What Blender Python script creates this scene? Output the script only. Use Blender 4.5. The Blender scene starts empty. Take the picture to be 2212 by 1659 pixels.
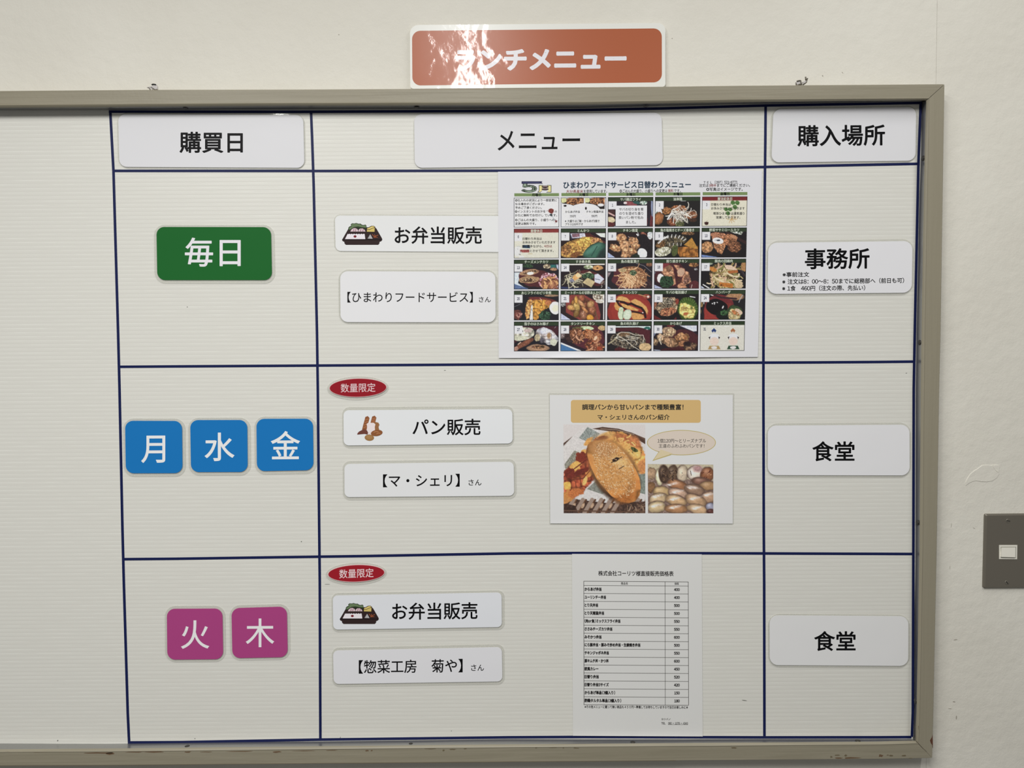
import bpy, bmesh, math, random
import numpy as np
from mathutils import Vector
from mathutils.geometry import tessellate_polygon

# ---------------------------------------------------------------- camera, world, lights, exposure
SC = bpy.context.scene
COL = SC.collection
F = 1661.0                       # focal length in pixels of the 2212 px wide frame
D, H = 1.248, 1.52               # distance of the eye to the wall, height of the eye
PITCH, ROLL = math.radians(2.35), math.radians(0.46)
fw = Vector((0, math.cos(PITCH), -math.sin(PITCH)))
r0 = Vector((1, 0, 0)); u0 = Vector((0, math.sin(PITCH), math.cos(PITCH)))
rt = r0 * math.cos(ROLL) - u0 * math.sin(ROLL)
up = u0 * math.cos(ROLL) + r0 * math.sin(ROLL)
cam = bpy.data.objects.new('camera', bpy.data.cameras.new('camera'))
COL.objects.link(cam)
cam.data.sensor_width = 36.0
cam.data.lens = 36.0 * F / 2212.0
cam.data.clip_start = 0.05
from mathutils import Matrix
M = Matrix((rt, up, -fw)).transposed().to_4x4()
M.translation = Vector((0, -D, H))
cam.matrix_world = M
SC.camera = cam
SC.view_settings.view_transform = 'Standard'
SC.view_settings.look = 'None'
SC.view_settings.gamma = 1.0
SC.view_settings.use_curve_mapping = False
SC.view_settings.exposure = 0.0

W = bpy.data.worlds.new('world'); SC.world = W; W.use_nodes = True
W.node_tree.nodes['Background'].inputs[0].default_value = (1.0, 0.99, 0.965, 1)
W.node_tree.nodes['Background'].inputs[1].default_value = 0.14

def lamp(name, loc, sx, sy, power, col, rot=(0, 0, 0)):
    l = bpy.data.lights.new(name, 'AREA'); l.shape = 'RECTANGLE'
    l.size = sx; l.size_y = sy; l.energy = power; l.color = col
    o = bpy.data.objects.new(name, l); COL.objects.link(o)
    o.location = loc; o.rotation_euler = rot
    return o
# ceiling tube lamp just left of the viewer, running away from the wall
lamp('ceiling_lamp', (-0.14, -1.55, 2.62), 0.06, 1.15, 25.2, (1.0, 0.99, 0.965))
lamp('fill_lamp_left', (-1.05, -1.8, 2.62), 0.06, 1.2, 33.5, (1.0, 0.99, 0.965))  # added fill light, fitted to the brightness across the wall
lamp('fill_lamp_right', (0.85, -1.05, 2.62), 0.06, 1.2, 9.8, (1.0, 0.99, 0.965))  # weaker added fill light, lifts the upper right of the wall

PANEL = 0.008                    # front of the backing panel, measured from the wall
FACE = 0.031                     # front of the frame

# ---------------------------------------------------------------- helpers
def P(px, py, d):
    """the point of the plane d metres in front of the wall that lies at a place of the 2212x1659 view"""
    v = fw * F + rt * (px - 1106.0) + up * (829.5 - py)
    t = (D - d) / v.y
    return Vector((v.x * t, -d, H + v.z * t))

def PA(xs, ys, d):
    xs = np.asarray(xs, float); ys = np.asarray(ys, float)
    v = np.array(fw)[None, :] * F + np.outer(xs - 1106.0, np.array(rt)) + np.outer(829.5 - ys, np.array(up))
    t = (D - d) / v[:, 1]
    return np.stack([v[:, 0] * t, np.full(len(xs), -1.0) * d + 0 * xs, H + v[:, 2] * t], 1)

def lin(c):
    c = np.asarray(c, float) / 255.0
    return np.where(c <= 0.04045, c / 12.92, ((c + 0.055) / 1.055) ** 2.4)
REF = 206.0
def alb(c, ref=REF):
    """seen colour (0-255) of a print under light that shows white paper at ref -> reflectance"""
    return np.clip(lin(c) * 0.80 / lin(ref), 0.0, 0.92)

def interp(pl, t):
    """pl: list of (a, b) sorted on a"""
    a = [p[0] for p in pl]; b = [p[1] for p in pl]
    if t <= a[0]:
        k = (b[1] - b[0]) / (a[1] - a[0]); return b[0] + k * (t - a[0])
    if t >= a[-1]:
        k = (b[-1] - b[-2]) / (a[-1] - a[-2]); return b[-1] + k * (t - a[-1])
    return float(np.interp(t, a, b))

class MA:
    """collects geometry (in world space) with a colour per vertex, links it as ONE mesh object"""
    def __init__(self): self.v = []; self.f = []; self.c = []
    def add(self, vs, fs, col=(1, 1, 1)):
        n = len(self.v); self.v.extend([tuple(q) for q in vs])
        self.f.extend([tuple(i + n for i in f) for f in fs])
        self.c.extend([tuple(col)] * len(vs))
    def flat(self, pts, d, col):
        vs = [P(x, y, d) for x, y in pts]
        tri = tessellate_polygon([[Vector((x, y, 0)) for x, y in pts]])
        fs = []
        for a, b, c in tri:
            (x1, y1), (x2, y2), (x3, y3) = pts[a], pts[b], pts[c]
            cr = (x2 - x1) * (y3 - y1) - (x3 - x1) * (y2 - y1)
            fs.append((a, c, b) if cr > 0 else (a, b, c))
        self.add(vs, fs, col)
    def slab(self, pts, d0, d1, col=(1, 1, 1), bev=0.0):
        """a plate with outline pts from depth d0 (back) to d1 (front), outline anticlockwise seen from the front"""
        ar = sum(pts[i][0] * pts[(i + 1) % len(pts)][1] - pts[(i + 1) % len(pts)][0] * pts[i][1] for i in range(len(pts)))
        if ar > 0: pts = pts[::-1]
        n = len(pts)
        back = [P(x, y, d1) for x, y in pts]
        for q in back: q.y = -d0
        if bev:
            c = sum((Vector(p) for p in pts), Vector((0, 0))) / n
            mid = [P(x, y, d1) for x, y in pts]
            for q in mid: q.y = -(d1 - bev)
            inn = []
            for i, (x, y) in enumerate(pts):
                a = Vector(pts[i - 1]); b = Vector(pts[(i + 1) % n]); t = (b - a).normalized()
                nn = Vector((t.y, -t.x)); k = bev * F / (D - d1)
                inn.append((x - nn.x * k, y - nn.y * k))
            # make sure the inner ring lies inside
            if (Vector(inn[0]) - c).length > (Vector(pts[0]) - c).length:
                inn = [(2 * x - a, 2 * y - b) for (x, y), (a, b) in zip(pts, inn)]
            front = [P(x, y, d1) for x, y in inn]
            vs = back + mid + front
            fs = [tuple(range(2 * n, 3 * n)), tuple(range(n - 1, -1, -1))]
            for r in range(2):
                for i in range(n):
                    j = (i + 1) % n
                    fs.append((r * n + i, r * n + j, (r + 1) * n + j, (r + 1) * n + i))
        else:
            front = [P(x, y, d1) for x, y in pts]
            vs = back + front
            fs = [tuple(range(n, 2 * n)), tuple(range(n - 1, -1, -1))]
            for i in range(n):
                j = (i + 1) % n
                fs.append((i, j, n + j, n + i))
        self.add(vs, fs, col)
    def build(self, name, m, parent=None, smooth=False, colour=True):
        vs = np.array(self.v, float)
        if parent is not None:
            o0 = Vector(parent['_at']); rel = parent
        else:
            lo, hi = vs.min(0), vs.max(0); o0 = Vector(((lo[0] + hi[0]) / 2, hi[1], lo[2]))
        me = bpy.data.meshes.new(name)
        me.from_pydata([tuple(q) for q in (vs - np.array(o0))], [], self.f)
        if colour:
            at = me.color_attributes.new('Col', 'FLOAT_COLOR', 'POINT')
            c = np.ones((len(vs), 4), 'f'); c[:, :3] = np.array(self.c)
            at.data.foreach_set('color', c.ravel())
        if smooth: me.polygons.foreach_set('use_smooth', [True] * len(me.polygons))
        me.materials.append(m); me.update()
        o = bpy.data.objects.new(name, me); COL.objects.link(o)
        if parent is not None:
            o.parent = parent
            o['_at'] = parent['_at']
        else:
            o.location = o0; o['_at'] = tuple(o0)
        return o

def thing(name, label, cat, at, group=None):
    o = bpy.data.objects.new(name, None); COL.objects.link(o)
    o.empty_display_size = 0.02
    o.location = at; o['_at'] = tuple(at); o['label'] = label; o['category'] = cat
    if group: o['group'] = group
    return o
def tag(o, label, cat, group=None):
    o['label'] = label; o['category'] = cat
    if group: o['group'] = group

def rrect(q, r, n=7):
    """outline of the quad q = TL, TR, BR, BL (px) with corners rounded by r px (one number or four)"""
    q = [Vector(p) for p in q]; rs = r if isinstance(r, (tuple, list)) else [r] * 4
    out = []
    for i in range(4):
        p, a, b = q[i], q[i - 1], q[(i + 1) % 4]
        ta = (a - p).normalized(); tb = (b - p).normalized(); k = rs[i]
        if k <= 0.01: out.append(tuple(p)); continue
        s, e = p + ta * k, p + tb * k
        c = p + (ta + tb) * k
        for j in range(n + 1):
            t = j / n * math.pi / 2
            out.append(tuple(c - tb * k * math.cos(t) - ta * k * math.sin(t)))
    return out
def grow(q, l, t, r, b):
    (x0, y0), (x1, y1), (x2, y2), (x3, y3) = q
    return [(x0 - l, y0 - t), (x1 + r, y1 - t), (x2 + r, y2 + b), (x3 - l, y3 + b)]
def ellipse(cx, cy, rx, ry, rot=0, n=48):
    c, s = math.cos(math.radians(rot)), math.sin(math.radians(rot))
    return [(cx + rx * math.cos(a) * c - ry * math.sin(a) * s, cy + rx * math.cos(a) * s + ry * math.sin(a) * c)
            for a in (2 * math.pi * i / n for i in range(n))]
def stroke(pts, w):
    """outline of a thick line with round ends"""
    L, R = [], []
    pts = [Vector(p) for p in pts]
    for i, p in enumerate(pts):
        a = pts[max(i - 1, 0)]; b = pts[min(i + 1, len(pts) - 1)]
        t = (b - a).normalized(); nn = Vector((-t.y, t.x)) * w / 2
        L.append(tuple(p + nn)); R.append(tuple(p - nn))
    t0 = (pts[1] - pts[0]).normalized() * w * .35; t1 = (pts[-1] - pts[-2]).normalized() * w * .35
    return L + [tuple(pts[-1] + t1)] + R[::-1] + [tuple(pts[0] - t0)]

_tc = {}
def glyphs(s, off):
    """outlines of the built-in font as a flat mesh; off > 0 thickens every stroke by that part of an em on each side"""
    k = (s, off)
    if k not in _tc:
        if off == 0:
            # the built-in font has its own latin letters; take the plain wide forms instead and set them half-width
            if any('!' <= ch <= '~' for ch in s) and len(s) > 1 or (len(s) == 1 and '!' <= s <= '~'):
                vs = []; fs = []; x = 0.0
                for ch in s:
                    if ch in ' \u3000': x += .5 if ch == ' ' else 1.0; continue
                    if '!' <= ch <= '~':
                        v1, f1 = glyphs(chr(ord(ch) + 0xFEE0), 0)
                        adv = .64 if ch.isalpha() else .57
                        lo, hi = v1[:, 0].min(), v1[:, 0].max()
                        X = v1[:, 0] - (lo + hi) / 2 + adv / 2 if ch not in '()' else v1[:, 0] - (lo + hi) / 2 + adv / 2
                    else:
                        v1, f1 = glyphs(ch, 0); adv = 1.0; X = v1[:, 0]
                    n0 = len(vs); vs += list(zip((X + x).tolist(), v1[:, 1].tolist())); fs += [tuple(q + n0 for q in f) for f in f1]
                    x += adv
                _tc[k] = (np.array(vs, 'f'), fs); return _tc[k]
            c = bpy.data.curves.new('lettering', 'FONT'); c.body = s; c.resolution_u = 8 if 1 < len(s) < 5 or s in '毎日月水金火木' else 3
            o = bpy.data.objects.new('lettering', c); COL.objects.link(o)
            dg = bpy.context.evaluated_depsgraph_get()
            m = bpy.data.meshes.new_from_object(o.evaluated_get(dg))
            v = np.zeros(len(m.vertices) * 3, 'f'); m.vertices.foreach_get('co', v)
            fs = [tuple(p.vertices) for p in m.polygons]
            _tc[k] = (v.reshape(-1, 3)[:, :2].copy(), fs)
            bpy.data.objects.remove(o); bpy.data.meshes.remove(m); bpy.data.curves.remove(c)
        else:
            v, fs = glyphs(s, 0)
            # merge equal points so that only true outline edges are counted once
            key = {}; rid = [key.setdefault((round(float(x), 5), round(float(y), 5)), i) for i, (x, y) in enumerate(v)]
            cnt = {}
            for f in fs:
                for i in range(len(f)):
                    p, q = rid[f[i]], rid[f[(i + 1) % len(f)]]
                    e = (min(p, q), max(p, q)); cnt[e] = cnt.get(e, 0) + 1
            vs = [tuple(q) for q in v]; f2 = list(fs); ends = set()
            for (p, q), n in cnt.items():
                if n != 1 or p == q: continue
                a, b_ = Vector(v[p]), Vector(v[q]); t = b_ - a
                if t.length < 1e-6: continue
                t.normalize(); nn = Vector((-t.y, t.x)) * off; t = t * 0; k0 = len(vs); ends.update((p, q))
                vs += [tuple(a - t - nn), tuple(b_ + t - nn), tuple(b_ + t + nn), tuple(a - t + nn)]
                f2.append((k0, k0 + 1, k0 + 2, k0 + 3))
            for p in ends:                       # round joins
                k0 = len(vs)
                vs += [(v[p][0] + off * math.cos(j * math.pi / 4), v[p][1] + off * math.sin(j * math.pi / 4)) for j in range(8)]
                f2.append(tuple(range(k0, k0 + 8)))
            _tc[k] = (np.array(vs, 'f'), f2)
    return _tc[k]
def text(ma, s, x0, x1, y0, y1, d, col, slope=0.0, off=0.0, em=False, skew=0.0):
    """letters fitted to x0..x1; y0..y1 is the ink box, or with em the em box (descender to top)"""
    v, fs = glyphs(s, off)
    if len(v) == 0: return
    a, b = v[:, 0].min(), v[:, 0].max()
    lo, hi = (-0.10, 0.86) if em else (v[:, 1].min(), v[:, 1].max())
    X = x0 + (v[:, 0] - a) / (b - a) * (x1 - x0)
    Y = y1 - (v[:, 1] - lo) / (hi - lo) * (y1 - y0)
    xc = (x0 + x1) / 2; yc = (y0 + y1) / 2
    X2 = X + skew * (yc - Y)
    Y = Y + slope * (X - xc)
    w = PA(X2, Y, d)
    nb = len(glyphs(s, 0)[0])
    if len(v) > nb:                      # thickening strokes: each a hair above the last so that none coincide
        k = np.zeros(len(v)); k[nb:] = 4e-6 + ((np.arange(len(v) - nb) // 4) % 23) * 2e-6
        ya = PA(X2[:1], Y[:1], d)[0] - PA(X2[:1], Y[:1], d + .001)[0]
        w = w - ya[None, :] * 0 + np.outer(k, np.array([0, -1, 0]))
    ma.add(w, fs, col)
def ctext(ma, s, xc, pitch, yc, h, d, col, **k):
    n = len(s); v, _ = glyphs(s, k.get('off', 0))
    w = (v[:, 0].max() - v[:, 0].min()) * pitch
    text(ma, s, xc - w / 2, xc + w / 2, yc - h / 2, yc + h / 2, d, col, em=True, **k)

# ---------------------------------------------------------------- materials
def mat(name):
    m = bpy.data.materials.new(name); m.use_nodes = True
    nt = m.node_tree; b = nt.nodes['Principled BSDF']
    return m, nt, b
def nd(nt, t, **k):
    n = nt.nodes.new(t)
    for a, v in k.items(): setattr(n, a, v)
    return n
def plain(name, c, rough=0.6, metal=0.0, spec=0.4, coat=0.0):
    m, nt, b = mat(name)
    b.inputs['Base Color'].default_value = (*c, 1); b.inputs['Roughness'].default_value = rough
    b.inputs['Metallic'].default_value = metal; b.inputs['Specular IOR Level'].default_value = spec
    b.inputs['Coat Weight'].default_value = coat; b.inputs['Coat Roughness'].default_value = 0.1
    return m
def noise_mix(nt, b, c1, c2, scale, detail=4, lo=.35, hi=.65, vec=None, dist=0):
    n = nd(nt, 'ShaderNodeTexNoise'); n.inputs['Scale'].default_value = scale; n.inputs['Detail'].default_value = detail
    n.inputs['Distortion'].default_value = dist
    r = nd(nt, 'ShaderNodeValToRGB'); r.color_ramp.elements[0].position = lo; r.color_ramp.elements[1].position = hi
    r.color_ramp.elements[0].color = (*c1, 1); r.color_ramp.elements[1].color = (*c2, 1)
    if vec is not None: nt.links.new(vec, n.inputs['Vector'])
    nt.links.new(n.outputs['Fac'], r.inputs['Fac'])
    return n, r
def bump(nt, b, src, strength, dist, prev=None):
    bp = nd(nt, 'ShaderNodeBump'); bp.inputs['Strength'].default_value = strength; bp.inputs['Distance'].default_value = dist
    nt.links.new(src, bp.inputs['Height'])
    if prev: nt.links.new(prev.outputs[0], bp.inputs['Normal'])
    nt.links.new(bp.outputs[0], b.inputs['Normal'])
    return bp

# printed colour on paper, and the same under a glossy laminate
def printed(name, rough, spec, coat, wav=0.0):
    m, nt, b = mat(name)
    a = nd(nt, 'ShaderNodeAttribute', attribute_name='Col')
    nt.links.new(a.outputs['Color'], b.inputs['Base Color'])
    b.inputs['Roughness'].default_value = rough; b.inputs['Specular IOR Level'].default_value = spec
    b.inputs['Coat Weight'].default_value = coat; b.inputs['Coat Roughness'].default_value = 0.22
    if wav:
        tc = nd(nt, 'ShaderNodeTexCoord'); n = nd(nt, 'ShaderNodeTexNoise')
        n.inputs['Scale'].default_value = 9.0; n.inputs['Detail'].default_value = 2
        nt.links.new(tc.outputs['Object'], n.inputs['Vector'])
        bp = bump(nt, b, n.outputs['Fac'], wav, 0.01)
        nt.links.new(bp.outputs[0], b.inputs['Coat Normal'])
    return m
PRINT = printed('printed_paper', 0.65, 0.25, 0.0)
LAM = printed('laminated_print', 0.5, 0.10, 0.05, 0.10)

def wrinkled_gloss():
    """heat-laminated sheet with bubbles and creases: they break the lamp's mirror image into patches"""
    m, nt, b = mat('wrinkled_laminate')
    a = nd(nt, 'ShaderNodeAttribute', attribute_name='Col')
    nt.links.new(a.outputs['Color'], b.inputs['Base Color'])
    b.inputs['Roughness'].default_value = 0.30; b.inputs['Specular IOR Level'].default_value = 0.22
    b.inputs['Coat Weight'].default_value = 0.20; b.inputs['Coat Roughness'].default_value = 0.065
    b.inputs['Coat IOR'].default_value = 1.55
    tc = nd(nt, 'ShaderNodeTexCoord')
    n1 = nd(nt, 'ShaderNodeTexNoise'); n1.inputs['Scale'].default_value = 15; n1.inputs['Detail'].default_value = 2
    n1.inputs['Distortion'].default_value = 0.6
    n2 = nd(nt, 'ShaderNodeTexNoise'); n2.inputs['Scale'].default_value = 110; n2.inputs['Detail'].default_value = 3
    nt.links.new(tc.outputs['Object'], n1.inputs['Vector']); nt.links.new(tc.outputs['Object'], n2.inputs['Vector'])
    b1 = nd(nt, 'ShaderNodeBump'); b1.inputs['Strength'].default_value = 0.27; b1.inputs['Distance'].default_value = 0.008
    b2 = nd(nt, 'ShaderNodeBump'); b2.inputs['Strength'].default_value = 0.11; b2.inputs['Distance'].default_value = 0.0013
    nt.links.new(n1.outputs['Fac'], b1.inputs['Height']); nt.links.new(n2.outputs['Fac'], b2.inputs['Height'])
    nt.links.new(b1.outputs[0], b2.inputs['Normal'])
    nt.links.new(b2.outputs[0], b.inputs['Coat Normal'])
    return m
WRINK = wrinkled_gloss()

def film_mat():
    m, nt, b = mat('laminate_film')
    b.inputs['Base Color'].default_value = (*alb((200, 200, 192)), 1)
    b.inputs['Roughness'].default_value = 0.35; b.inputs['Coat Weight'].default_value = 0.3
    t = nd(nt, 'ShaderNodeBsdfTransparent'); mx = nd(nt, 'ShaderNodeMixShader'); mx.inputs[0].default_value = 0.24
    nt.links.new(t.outputs[0], mx.inputs[1]); nt.links.new(b.outputs[0], mx.inputs[2])
    nt.links.new(mx.outputs[0], nt.nodes['Material Output'].inputs['Surface'])
    return m
FILM = film_mat()

def wall_mat():
    m, nt, b = mat('vinyl_wallpaper')
    tc = nd(nt, 'ShaderNodeTexCoord')
    n, r = noise_mix(nt, b, (0.785, 0.757, 0.672), (0.825, 0.800, 0.716), 5.0, 4, .35, .65, tc.outputs['Object'])
    b.inputs['Roughness'].default_value = 0.62; b.inputs['Specular IOR Level'].default_value = 0.3
    # faint smudges of their own
    n3 = nd(nt, 'ShaderNodeTexNoise'); n3.inputs['Scale'].default_value = 38; n3.inputs['Detail'].default_value = 6
    n3.inputs['Roughness'].default_value = .7
    rr = nd(nt, 'ShaderNodeMapRange'); rr.inputs[1].default_value = 0.70; rr.inputs[2].default_value = 0.82
    mx = nd(nt, 'ShaderNodeMixRGB'); mx.inputs[2].default_value = (0.52, 0.49, 0.43, 1)
    mu = nd(nt, 'ShaderNodeMath', operation='MULTIPLY'); mu.inputs[1].default_value = 0.35
    nt.links.new(tc.outputs['Object'], n3.inputs['Vector']); nt.links.new(n3.outputs['Fac'], rr.inputs[0])
    nt.links.new(rr.outputs[0], mu.inputs[0]); nt.links.new(mu.outputs[0], mx.inputs[0])
    nt.links.new(r.outputs[0], mx.inputs[1]); nt.links.new(mx.outputs[0], b.inputs['Base Color'])
    n2 = nd(nt, 'ShaderNodeTexNoise'); n2.inputs['Scale'].default_value = 310; n2.inputs['Detail'].default_value = 3
    n2.inputs['Distortion'].default_value = 1.2
    n4 = nd(nt, 'ShaderNodeTexNoise'); n4.inputs['Scale'].default_value = 60; n4.inputs['Detail'].default_value = 2
    nt.links.new(tc.outputs['Object'], n2.inputs['Vector']); nt.links.new(tc.outputs['Object'], n4.inputs['Vector'])
    p = bump(nt, b, n4.outputs['Fac'], 0.30, 0.003)
    bump(nt, b, n2.outputs['Fac'], 0.32, 0.0009, p)
    return m
WALL = wall_mat()

def wood_mat(name, c1, c2, chips=0.0):
    m, nt, b = mat(name)
    tc = nd(nt, 'ShaderNodeTexCoord'); mp = nd(nt, 'ShaderNodeMapping')
    mp.inputs['Scale'].default_value = (40, 40, 1.2) if chips else (1.2, 40, 40)
    nt.links.new(tc.outputs['Object'], mp.inputs['Vector'])
    n, r = noise_mix(nt, b, c1, c2, 4.0, 5, .35, .7, mp.outputs[0], 1.0)
    nt.links.new(r.outputs[0], b.inputs['Base Color'])
    b.inputs['Roughness'].default_value = 0.42; b.inputs['Specular IOR Level'].default_value = 0.35
    n2 = nd(nt, 'ShaderNodeTexNoise'); n2.inputs['Scale'].default_value = 180; n2.inputs['Detail'].default_value = 2
    nt.links.new(tc.outputs['Object'], n2.inputs['Vector'])
    p = bump(nt, b, n.outputs['Fac'], 0.06 if chips else 0.22, 0.0012)
    bump(nt, b, n2.outputs['Fac'], 0.15, 0.0008, p)
    return m
WOOD = wood_mat('painted_wood_frame', tuple(alb((130, 124, 107))), tuple(alb((139, 133, 116))))
WOODV = wood_mat('painted_wood_frame_upright', tuple(alb((134, 128, 111))), tuple(alb((137, 131, 114))), True)
TRIM = plain('aluminium_trim', (0.36, 0.36, 0.35), 0.33, 0.75, 0.5)
GROOVE = plain('dark_joint', tuple(alb((62, 54, 42))), 0.8)
BARE = plain('bare_wood_chip', tuple(alb((98, 78, 58))), 0.8)
BARE2 = plain('dark_bruise', tuple(alb((98, 88, 68))), 0.8)
SCREW = plain('screw_steel', (0.060, 0.056, 0.05), 0.45, 0.5)
PLATE = plain('switch_plate_metal', (0.19, 0.172, 0.140), 0.38, 0.3, 0.5)
SWW = plain('switch_plastic', tuple(alb((214, 211, 200))), 0.35)
SLOT = plain('slot_dark', (0.02, 0.02, 0.018), 0.7)
CLEAR = plain('clear_plastic', tuple(alb((188, 184, 182))), 0.12, 0.0, 0.8, 0.6)
WIRE = plain('dull_wire', tuple(alb((106, 101, 90))), 0.4, 0.5)
TAPE = plain('navy_tape', (0.0090, 0.0150, 0.080), 0.45, 0.0, 0.18)

def panel_mat():
    """translucent twin-wall plastic sheet: the inner ribs shine through as paler lines"""
    m, nt, b = mat('corrugated_plastic')
    tc = nd(nt, 'ShaderNodeTexCoord')
    sp = nd(nt, 'ShaderNodeSeparateXYZ'); nt.links.new(tc.outputs['Object'], sp.inputs[0])
    wn = nd(nt, 'ShaderNodeTexNoise'); wn.inputs['Scale'].default_value = 2.0
    nt.links.new(tc.outputs['Object'], wn.inputs['Vector'])
    f = nd(nt, 'ShaderNodeMath', operation='MULTIPLY'); f.inputs[1].default_value = 2 * math.pi / RIB
    nt.links.new(sp.outputs['Z'], f.inputs[0])
    s = nd(nt, 'ShaderNodeMath', operation='COSINE'); nt.links.new(f.outputs[0], s.inputs[0])
    pw = nd(nt, 'ShaderNodeMapRange'); pw.inputs[1].default_value = 0.68; pw.inputs[2].default_value = 1.0
    nt.links.new(s.outputs[0], pw.inputs[0])
    mp = nd(nt, 'ShaderNodeMapping'); mp.inputs['Scale'].default_value = (9, 1, 70)
    nt.links.new(tc.outputs['Object'], mp.inputs['Vector'])
    g = nd(nt, 'ShaderNodeTexNoise'); g.inputs['Scale'].default_value = 2.5; g.inputs['Detail'].default_value = 4
    nt.links.new(mp.outputs[0], g.inputs['Vector'])
    ga = nd(nt, 'ShaderNodeMapRange'); ga.inputs[1].default_value = .3; ga.inputs[2].default_value = .65
    nt.links.new(g.outputs['Fac'], ga.inputs[0])
    mu = nd(nt, 'ShaderNodeMath', operation='MULTIPLY'); nt.links.new(pw.outputs[0], mu.inputs[0]); nt.links.new(ga.outputs[0], mu.inputs[1])
    mx = nd(nt, 'ShaderNodeMixRGB'); nt.links.new(mu.outputs[0], mx.inputs[0])
    mx.inputs[1].default_value = (*alb((203, 202, 195)), 1); mx.inputs[2].default_value = (*alb((214, 214, 207)), 1)
    nt.links.new(mx.outputs[0], b.inputs['Base Color'])
    b.inputs['Roughness'].default_value = 0.38; b.inputs['Specular IOR Level'].default_value = 0.4
    n2 = nd(nt, 'ShaderNodeTexNoise'); n2.inputs['Scale'].default_value = 500
    nt.links.new(tc.outputs['Object'], n2.inputs['Vector'])
    bump(nt, b, n2.outputs['Fac'], 0.12, 0.0005)
    return m
RIB = 0.00655

# ---------------------------------------------------------------- the wall: two strips of wallpaper meeting at a seam
wl = MA()
def wbox(ma, x0, x1, z0, z1, y0, y1):
    v = [(x, y, z) for y in (y0, y1) for z in (z0, z1) for x in (x0, x1)]
    ma.add(v, [(0, 1, 3, 2), (4, 6, 7, 5), (0, 4, 5, 1), (2, 3, 7, 6), (0, 2, 6, 4), (1, 5, 7, 3)])
wbox(wl, -2.6, 2.4, 0.0, 2.7, 0.0, 0.12)
wall = wl.build('wall_back', plain('wall_core', (0.34, 0.33, 0.29), 0.9), None, colour=False)
wall['kind'] = 'structure'
XS = P(2023, 60, 0).x
for a, b_ in ((-2.6, XS - 0.00018), (XS + 0.00018, 2.4)):
    s = MA(); wbox(s, a, b_, 0.0, 2.7, -0.0009, 0.0002); s.build('wallpaper_strip', WALL, wall, colour=False)

# torn and re-glued flap of wallpaper beside the switch
def zc(pts, ox, oy, s): return [(ox + x / s, oy + y / s) for x, y in pts]
flap = zc([(385, 1000), (372, 900), (400, 830), (440, 760), (520, 640), (640, 540), (760, 465), (900, 360), (1060, 350),
           (1180, 362), (1300, 350), (1400, 352), (1462, 410), (1440, 520), (1425, 590), (1440, 640), (1380, 750),
           (1230, 860), (1050, 890), (880, 885), (700, 855), (600, 880), (520, 915), (440, 970)], 2060, 980, 14.55)
s = MA(); s.slab(flap, 0.0008, 0.00155, bev=0.0005); s.build('wallpaper_flap', WALL, wall, colour=False)
for pts, w in (([(1235, 350), (1262, 430), (1310, 500), (1400, 580)], 1.0),):
    s = MA(); s.slab(zc(stroke(pts, 18), 2060, 980, 14.55), 0.0015, 0.0019); s.build('wallpaper_crease', WALL, wall, colour=False)
# small dents and scuffs
MARK = plain('wall_scuff', (0.42, 0.39, 0.33), 0.9)
for x, y, rx, ry, ro in ((732, 75, 1.6, 1.0, 20), (2061, 1516, 3.0, 1.3, 10), (2052, 1531, 4.2, 0.8, 5), (2055, 1135, 0.5, 5, 8),
                         (2052, 1226, 0.5, 4, 4), (2064, 1382, 4.5, 1.0, -10), (1820, 157, 0.8, 2.4, -35), (1777, 164, 2.0, 1.2, 60),
                         (1452, 83, 1.4, 1.0, 0), (2104, 1141, 3.2, 0.6, 30), (2066, 1550, 1.4, 4.5, 4)):
    s = MA(); s.slab(ellipse(x, y, rx, ry, ro, 12), 0.0008, 0.00096); s.build('scuff_mark', MARK, wall, colour=False)

# ---------------------------------------------------------------- the notice board
TOPO = [(0, 196), (320, 193.6), (640, 193.0), (1100, 190.5), (1260, 189.0), (1600, 184.6), (2041, 181.3)]
TOPI = [(0, 231.6), (640, 227.2), (1100, 226.2), (1260, 225), (1600, 219.4), (2003, 215.5)]
BOTO = [(0, 1655.0), (230, 1654), (1100, 1646.7), (1500, 1643.6), (1900, 1640.5), (2014.5, 1638)]
BOTI = [(0, 1620.5), (230, 1619), (700, 1613.8), (1100, 1610), (1500, 1607), (1900, 1604), (1981, 1602.5)]
RO = [(181.3, 2041), (720, 2032.6), (840, 2029.6), (1180, 2024.3), (1540, 2017), (1638, 2014.5)]      # y -> x
RI = [(215.5, 2003), (300, 2000.5), (420, 1998.0), (720, 1992.8), (840, 1991.3), (1180, 1988.5), (1540, 1982), (1602.5, 1981)]
XL = -780.0; LO = [(181, XL), (1655, XL + 12)]; LI = [(230, XL + 36), (1620, XL + 48)]

at = P(640, 1655, 0)
board = thing('notice_board', 'large white wall board ruled with navy tape in a grey-brown painted wooden frame', 'notice board', at)

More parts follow.
